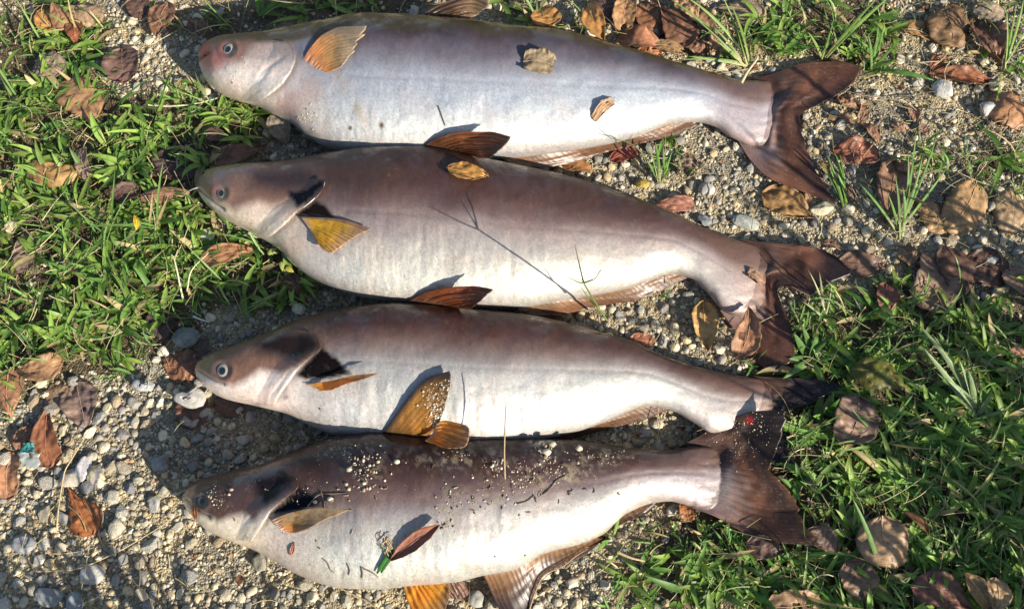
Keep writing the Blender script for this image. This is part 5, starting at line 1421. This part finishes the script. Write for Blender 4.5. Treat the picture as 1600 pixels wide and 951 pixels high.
tuft('long thin blade standing left of the top catfish throat', (245, 180), [(276, 98, .06, .006), (262, 130, .05, .003), (222, 178, .02, .003)], seed=9, cols=((.2, .3, .08), (.14, .28, .06)))
tuft('thin tuft in front of the long shiny red-brown leaf', (1362, 110), [(1372, 40, .07), (1382, 36, .07), (1408, 60, .06), (1356, 52, .07), (1400, 94, .04, .008), (1460, 126, .03, .009), (1405, 112, .03)], seed=10, cols=((.2, .3, .08), (.12, .24, .05)))
tuft('forked pale stems beside the dark tip of the second catfish tail', (1290, 500), [(1262, 420, .06, .003), (1280, 424, .06, .003), (1300, 440, .04, .003), (1252, 470, .03, .004)], seed=11, cols=((.5, .46, .3), (.34, .36, .18)))
tuft('broad-leaved grass clump right of the dark lower lobe of the second catfish tail', (1262, 560),
     [(1240, 520, .05, .010), (1252, 508, .06, .010), (1278, 515, .06, .010), (1294, 530, .05, .009), (1232, 560, .03, .010), (1300, 560, .03, .009), (1222, 592, .03, .010), (1285, 590, .03, .010)], seed=12, cols=((.16, .26, .07), (.10, .20, .05)))
tuft('broad-leaved grass clump just below the fork of the bottom catfish tail', (1290, 650),
     [(1302, 612, .06, .009), (1312, 622, .06, .009), (1290, 636, .05, .009), (1318, 650, .04, .009), (1270, 650, .04, .009)], seed=13, cols=((.16, .26, .07), (.12, .25, .05)))
tuft('grass sprout growing below the anal fin tip of the bottom catfish', (955, 838), [(930, 862, .03, .006), (944, 828, .05, .006), (968, 800, .06, .004), (940, 846, .05, .005)], seed=14, cols=((.3, .36, .14), (.16, .30, .06)))


def stem(name, label, pts, zs, r=.0012, r1=None, c=(.42, .33, .18), cat='stem', mat=None, n=30, branches=()):
    p3 = [P(x, y, z) for (x, y), z in zip(pts, zs)]
    V, F = tube(spline3(p3, n), r, r1 or r * .5, 6)
    o = obj(name, mesh(name, V, F, mat or M_straw, np.broadcast_to(np.array(c), V.shape)))
    tag(o, label, cat)
    for bp, bz in branches:
        V, F = tube(spline3([P(x, y, z) for (x, y), z in zip(bp, bz)], 16), r * .8, r * .3, 5)
        b = obj('branch', mesh('branch', V, F, mat or M_straw, np.broadcast_to(np.array(c), V.shape)))
        b.parent = o
    return o


stem('dry_stalk', 'long dry stalk lying from the rust teardrop leaf up towards the left grass', [(88, 832), (92, 790), (100, 740), (115, 712), (140, 670)], [.012, .018, .02, .022, .02], .0013)
stem('dry_stalk', 'long thin dry stalk pointing at the snout of the bottom catfish', [(60, 892), (108, 890), (170, 868), (230, 835), (284, 800)], [.01, .012, .016, .018, .02], .0012)
stem('dry_stalk', 'thin dry stem curving along the edge of the bottom anal fin', [(826, 955), (836, 925), (850, 898), (880, 884), (900, 868), (918, 857)], [.02, .024, .026, .026, .026, .03], .0012, c=(.30, .2, .12))
stem('dry_stalk', 'pale straw across the grit under the chin of the top catfish', [(232, 164), (262, 166), (300, 163), (345, 152)], [.014, .016, .016, .018], .0018, c=(.52, .46, .30))
stem('dry_stalk', 'thin upright brown stem standing on the back of the bottom catfish', [(789, 748), (788, 710), (789, 670), (791, 628)], [.132, .14, .15, .16], .0013, c=(.36, .25, .14))
stem('dry_stalk', 'pale splinter lying in shade above the third catfish head', [(302, 494), (314, 499), (327, 503)], [.016, .018, .018], .0018, c=(.62, .58, .46))
stem('dry_stalk', 'bent brown stem standing between second catfish back and gravel gap', [(1106, 330), (1118, 300), (1130, 278), (1140, 262)], [.01, .02, .03, .035], .0014, c=(.30, .2, .12))
stem('dry_stalk', 'thin straw tipped with a bent head in the left grass', [(287, 472), (280, 440), (272, 405), (268, 398)], [.012, .03, .04, .04], .0018, c=(.52, .47, .30), branches=[([(292, 455), (298, 425), (312, 408), (326, 395)], [.02, .035, .04, .04])])
stem('dry_stalk', 'dry stem lying under the grass at the bottom, right of the anal fin', [(965, 862), (990, 872), (1008, 876)], [.02, .022, .02], .0024, c=(.46, .33, .2))
stem('dry_stalk', 'thin twig lying on gravel at the bottom edge under the belly of the lowest catfish', [(515, 908), (545, 925), (575, 940), (600, 960)], [.016, .018, .018, .016], .0012, c=(.36, .27, .16))
stem('dry_stalk', 'broken grey twig against the back of the top catfish near its tail', [(1158, 130), (1168, 112), (1180, 96), (1184, 90)], [.05, .055, .058, .06], .0028, .0018, c=(.40, .32, .2))
stem('dry_stalk', 'thin dark twig across the gravel right of the top catfish tail', [(1335, 148), (1375, 152), (1420, 158), (1460, 155)], [.016, .018, .018, .016], .0012, c=(.22, .16, .1))
# seed stalk leaning up over the second catfish; its forked head throws the long shadow across the flank
def caster_z(q, sh, zs=.115):
    """height at which the thing seen at q throws its shadow on the spot seen at sh"""
    best = None
    S = P(*sh, zs); sd = np.array(sun_dir)
    for z in np.linspace(.05, .6, 300):
        B_ = P(*q, z); m = S + sd * ((z - zs) / sd[2])
        e = np.hypot(*(B_ - m)[:2])
        if best is None or e < best[0]: best = (e, z)
    return best[1]


zb_ = caster_z((912, 442), (735, 352)); z1 = caster_z((898, 381), (692, 282), .10); z2 = caster_z((888, 433), (650, 316), .115); z3 = caster_z((939, 421), (700, 300), .112)
print('stalk heights', zb_, z1, z2, z3)
stem('seed_stalk', 'green forked grass seed stalk standing against the belly of the second catfish', [(948, 500), (930, 472), (912, 442)], [.03, zb_ * .6, zb_], .0016, .0011, c=(.16, .22, .07), cat='grass stalk', mat=M_grass,
     branches=[([(912, 442), (905, 412), (898, 381)], [zb_, (zb_ + z1) / 2, z1]), ([(912, 442), (902, 440), (888, 433)], [zb_, (zb_ + z2) / 2, z2]), ([(912, 442), (928, 436), (939, 421)], [zb_, (zb_ + z3) / 2, z3]),
               ([(938, 486), (924, 470), (908, 449)], [.10, .12, .13])])
stem('seed_stalk', 'thin green stem curling over the anal fin of the top catfish', [(1012, 262), (1000, 236), (980, 222), (955, 216), (935, 200)], [.02, .06, .07, .075, .08], .0011, c=(.15, .2, .07), cat='grass stalk', mat=M_grass)

# green torn grass piece with a dry shred on the lowest fish
def on_body(pts, lift, only=None):
    out = []
    for x, y in pts:
        p, n_ = hit(x, y, only); out.append(p + np.array((0, -.1, 1.0)) * lift)
    return out


root = tag(empty('grass_scrap', hit(600, 870)[0]), 'torn green grass blade lying beside the folded leaf on the bottom catfish', 'grass scrap')
for pts, w in (([(612, 858), (606, 868), (598, 880), (590, 895)], .006), ([(616, 858), (611, 870), (602, 884), (596, 894)], .005), ([(616, 860), (608, 856), (600, 856), (594, 853)], .002)):
    c = spline3(on_body(pts, .004), 10); d = np.gradient(c, axis=0); d /= np.linalg.norm(d, axis=1, keepdims=True)
    sd = np.cross(d, (0, -.2, 1.0)); w_ = w / 2 * np.interp(np.linspace(0, 1, 10), [0, .3, .8, 1], [.6, 1, .9, .4])[:, None]
    V = np.stack([c + sd * w_ + (0, 0, .001), c, c - sd * w_ + (0, 0, .001)], 1)
    solid(obj('blade', mesh('blade', V, grid_faces(10, 3), M_grass, np.broadcast_to(np.array((.05, .16, .035)), (30, 3))), root), .0005)
B = Bag(); rng = np.random.default_rng(9)
for _ in range(16):
    x, y = 610 + rng.normal(0, 6), 842 + rng.normal(0, 7)
    V, F = tube(spline3(on_body([(x, y), (x + rng.normal(0, 5), y + 7), (x + rng.normal(0, 7), y + 15)], .004 + rng.uniform(0, .003)), 6), .0007, .0004, 4)
    B.add(V, F, np.array((.40, .30, .17)) * rng.uniform(.7, 1.2))
o = obj('dry_shred', B.mesh('dry_shred', M_straw), root)

# sand, grit and flecks stuck on the lowest fish (and a little on the others)
rng = np.random.default_rng(44); B = Bag(); Bf = Bag()
prot = [stone_shape(1, rng, .3, 4) for _ in range(6)]
CL = [(570, 735, 20, 26, 80, 1.7), (852, 704, 13, 16, 46, 2.), (775, 728, 14, 12, 34, 1.5), (950, 712, 40, 12, 50, 1.1), (840, 735, 40, 14, 80, 1.1), (715, 712, 22, 10, 34, .9), (556, 712, 24, 12, 22, .9),
      (335, 775, 14, 14, 40, 1.3), (470, 770, 50, 20, 25, 1.2), (705, 800, 12, 30, 40, 1.1), (740, 780, 60, 12, 60, 1.0), (800, 755, 60, 16, 70, 1.0), (880, 745, 60, 14, 50, .9), (480, 182, 10, 13, 90, .9), (372, 115, 22, 18, 60, .7), (506, 178, 20, 20, 30, .7),
      (640, 730, 260, 50, 40, .55)]
for cx, cy, sx, sy, n, s in CL:
    for _ in range(n):
        x, y = rng.normal(cx, sx * .68), rng.normal(cy, sy * .68)
        if not inside_fish(np.array([x]), np.array([y]), -6)[0]: continue
        p, nn = hit(x, y)
        V, F = prot[rng.integers(6)]
        r = np.clip(rng.lognormal(math.log(s * .68), .5), .35, 2.5) / 1000
        W = V * r * rng.uniform(.55, 1.3, 3) + p + nn * r * .15
        B.add(W, F, np.array([(.48, .41, .28), (.40, .32, .2), (.32, .26, .17), (.54, .49, .39)][rng.integers(4)]) * rng.uniform(.7, 1.1))
for x, y, r in ((862, 696, 6), (904, 702, 5.5), (517, 780, 4.8), (493, 784, 3.4), (484, 819, 4), (655, 673, 3), (620, 722, 4.5), (546, 734, 4.2), (569, 755, 3), (854, 708, 6.5)):
    p, nn = hit(x, y); V, F = prot[rng.integers(6)]
    B.add(V * r / 1000 * np.array((1, .8, .8)) + p + nn * r / 1000 * .5, F, np.array((.48, .42, .31)) * rng.uniform(.7, 1.1))
tag(obj('sand_grains', B.mesh('sand_grains', M_stone)), 'pale sand grains and tiny stones stuck to the dark back of the bottom catfish', kind='stuff')
# grains along the raised dorsal fin
B = Bag()
dg = bpy.data.objects[[o.name for o in f4.children if o.name.startswith('dorsal_fin')][0]]
dv = np.array([v.co[:] for v in dg.data.vertices]).reshape(90, 50, 3)
for _ in range(190):
    i = int(rng.uniform(.12, .95) * 89); j = int(np.clip(rng.normal(.82, .12), .4, .99) * 49)
    V, F = prot[rng.integers(6)]; r = np.clip(rng.lognormal(math.log(.8), .5), .4, 2.0) / 1000
    B.add(V * r + dv[i, j] + np.array((0, -.0004, .0007)), F, np.array([(.48, .41, .28), (.38, .30, .19), (.52, .46, .35)][rng.integers(3)]))
tv = [o for o in f4.children if o.name.startswith('tail_fin')][0]
tv = np.array([v.co[:] for v in tv.data.vertices]).reshape(150, 60, 3)
for _ in range(200):
    i = int(np.clip(abs(rng.normal(.1, .22)), .01, .99) * 149); j = int(np.clip(rng.normal(.62, .25), .05, .99) * 59)
    V, F = prot[rng.integers(6)]; r = np.clip(rng.lognormal(math.log(.5), .5), .25, 1.5) / 1000
    B.add(V * r + tv[i, j] + np.array((0, -.0004, .0007)), F, np.array([(.46, .39, .27), (.38, .31, .2), (.28, .21, .13)][rng.integers(3)]))
tag(obj('sand_crust', B.mesh('sand_crust', M_stone)), 'pale sand stuck along the raised dorsal fin and tail of the bottom catfish', kind='stuff')
# dark flecks of leaf and root on the lowest fish
for _ in range(80):
    x, y = [(rng.normal(760, 55), rng.normal(790, 22)), (rng.normal(560, 90), rng.normal(800, 50)), (rng.normal(880, 50), rng.normal(755, 16)), (rng.normal(700, 150), rng.normal(760, 50))][rng.integers(4)]
    if not inside_fish(np.array([x]), np.array([y]), -8)[0]: continue
    a = rng.uniform(0, 6.28); L = rng.uniform(2, 9); b = rng.normal(0, .8)
    pts = [(x, y), (x + L * .5 * math.cos(a), y + L * .5 * math.sin(a)), (x + L * .5 * (math.cos(a) + math.cos(a + b)), y + L * .5 * (math.sin(a) + math.sin(a + b)))]
    V, F = tube(spline3(on_body(pts, .0012), 5), rng.uniform(.0005, .0015), .0005, 4)
    Bf.add(V, F, np.array([(.10, .07, .045), (.22, .14, .08), (.30, .24, .14), (.06, .05, .04)][rng.integers(4)]))
for pts in ([(842, 775), (855, 768), (868, 752), (885, 742)], [(808, 787), (822, 783), (834, 774)], [(505, 873), (513, 880), (517, 890), (522, 894)], [(543, 880), (547, 890), (545, 898)], [(567, 887), (580, 893), (592, 901)], [(565, 885), (567, 895), (566, 903)], [(685, 166), (690, 180), (696, 197)], [(481, 790), (500, 772), (510, 771), (542, 770)], [(502, 768), (506, 782), (508, 795)]):
    V, F = tube(spline3(on_body(pts, .0015), 12), .0009, .0006, 5)
    Bf.add(V, F, (.16, .11, .07))
tag(obj('debris_flecks', Bf.mesh('debris_flecks', M_straw)), 'dark flecks and rootlets stuck to the flank of the bottom catfish', kind='stuff')

# torn scrap of plastic film at the left
def scrap(label, px, py, w, h, z, c, seed):
    rng = np.random.default_rng(seed); n = 12
    u, v_ = np.meshgrid(np.linspace(-1, 1, n), np.linspace(-1, 1, n), indexing='ij')
    p = P(px, py, z)
    e = 1 + .25 * (vnoise(u * 3 + seed, v_ * 3, seed) - .5) * 2
    V = np.stack([u * w / 2000 * e, v_ * h / 2000 * e, .010 * (fbm(u * 1.5 + seed, v_ * 1.5, seed, 3) - .3)], -1) + p
    o = solid(obj('plastic_scrap', mesh('plastic_scrap', V, grid_faces(n, n), M_plastic, np.broadcast_to(np.array(c), (n * n, 3)))), .0005)
    tag(o, label, 'plastic scrap')


scrap('teal scrap of plastic beside the glossy rust-brown leaf at left', 44, 699, 20, 16, .022, (.05, .22, .21), 3)
scrap('whitish crumpled plastic scrap under the teal one at left', 46, 718, 30, 24, .008, (.36, .39, .36), 5)

# small pale weed sprig under the belly of the second fish
root = tag(empty('weed_sprig', P(430, 405, .02)), 'pale yellow-green weed sprig in shade under the second catfish throat', 'weed')
for (x, y, z, a, L, W, c) in ((419, 398, .03, -40, 18, 9, (.36, .42, .12)), (426, 394, .032, 10, 10, 5, (.36, .42, .14)), (440, 408, .03, 80, 18, 7, (.34, .36, .10)), (446, 418, .03, 30, 16, 9, (.40, .36, .06)), (437, 425, .025, 100, 24, 2, (.44, .38, .18))):
    p = P(x, y, z)
    V, F, C = blades(p[None] , np.array([-R(a)]), np.array([L / 1000]), np.array([W / 1000]), np.array([.3]), np.array([.8]), np.array([c]), np.array([c]))
    solid(obj('leaflet', mesh('leaflet', V, F, M_grass, C), root), .0005)

# ------------------------------------------------------------------ tall grass standing just outside the frame, lower right: throws the broken shade
def tall(seed, n, cx, cy, sx, sy, Lr, Wr):
    rng = np.random.default_rng(seed)
    base = np.c_[rng.normal(cx, sx, n), rng.normal(cy, sy, n), np.zeros(n)]
    c0 = np.array((.06, .15, .03)) + rng.uniform(0, 1, (n, 1)) * np.array((.06, .08, .02))
    return blades(base, rng.uniform(0, 6.28, n), rng.uniform(*Lr, n), rng.uniform(*Wr, n), rng.uniform(R(55), R(88), n), rng.uniform(.3, 1.3, n), c0, c0 * 1.2, rng.normal(0, .4, n), 8)


B = Bag()
B.add(*tall(61, 190, 1.16, -.66, .13, .16, (.22, .55), (.012, .026)))
B.add(*tall(62, 150, 1.40, -.56, .14, .14, (.30, .60), (.012, .024)))
B.add(*tall(63, 110, 1.00, -.90, .10, .10, (.22, .50), (.012, .024)))
B.add(*tall(64, 50, 1.22, -.20, .08, .10, (.2, .45), (.006, .014)))
B.add(*tall(65, 280, -.31, -.80, .09, .04, (.18, .36), (.012, .024)))
B.add(*tall(66, 22, 1.20, .02, .08, .08, (.2, .40), (.006, .012)))
tag(obj('tall_grass', B.mesh('tall_grass', M_grass)), 'tall rough grass standing beyond the lower right corner', kind='stuff')
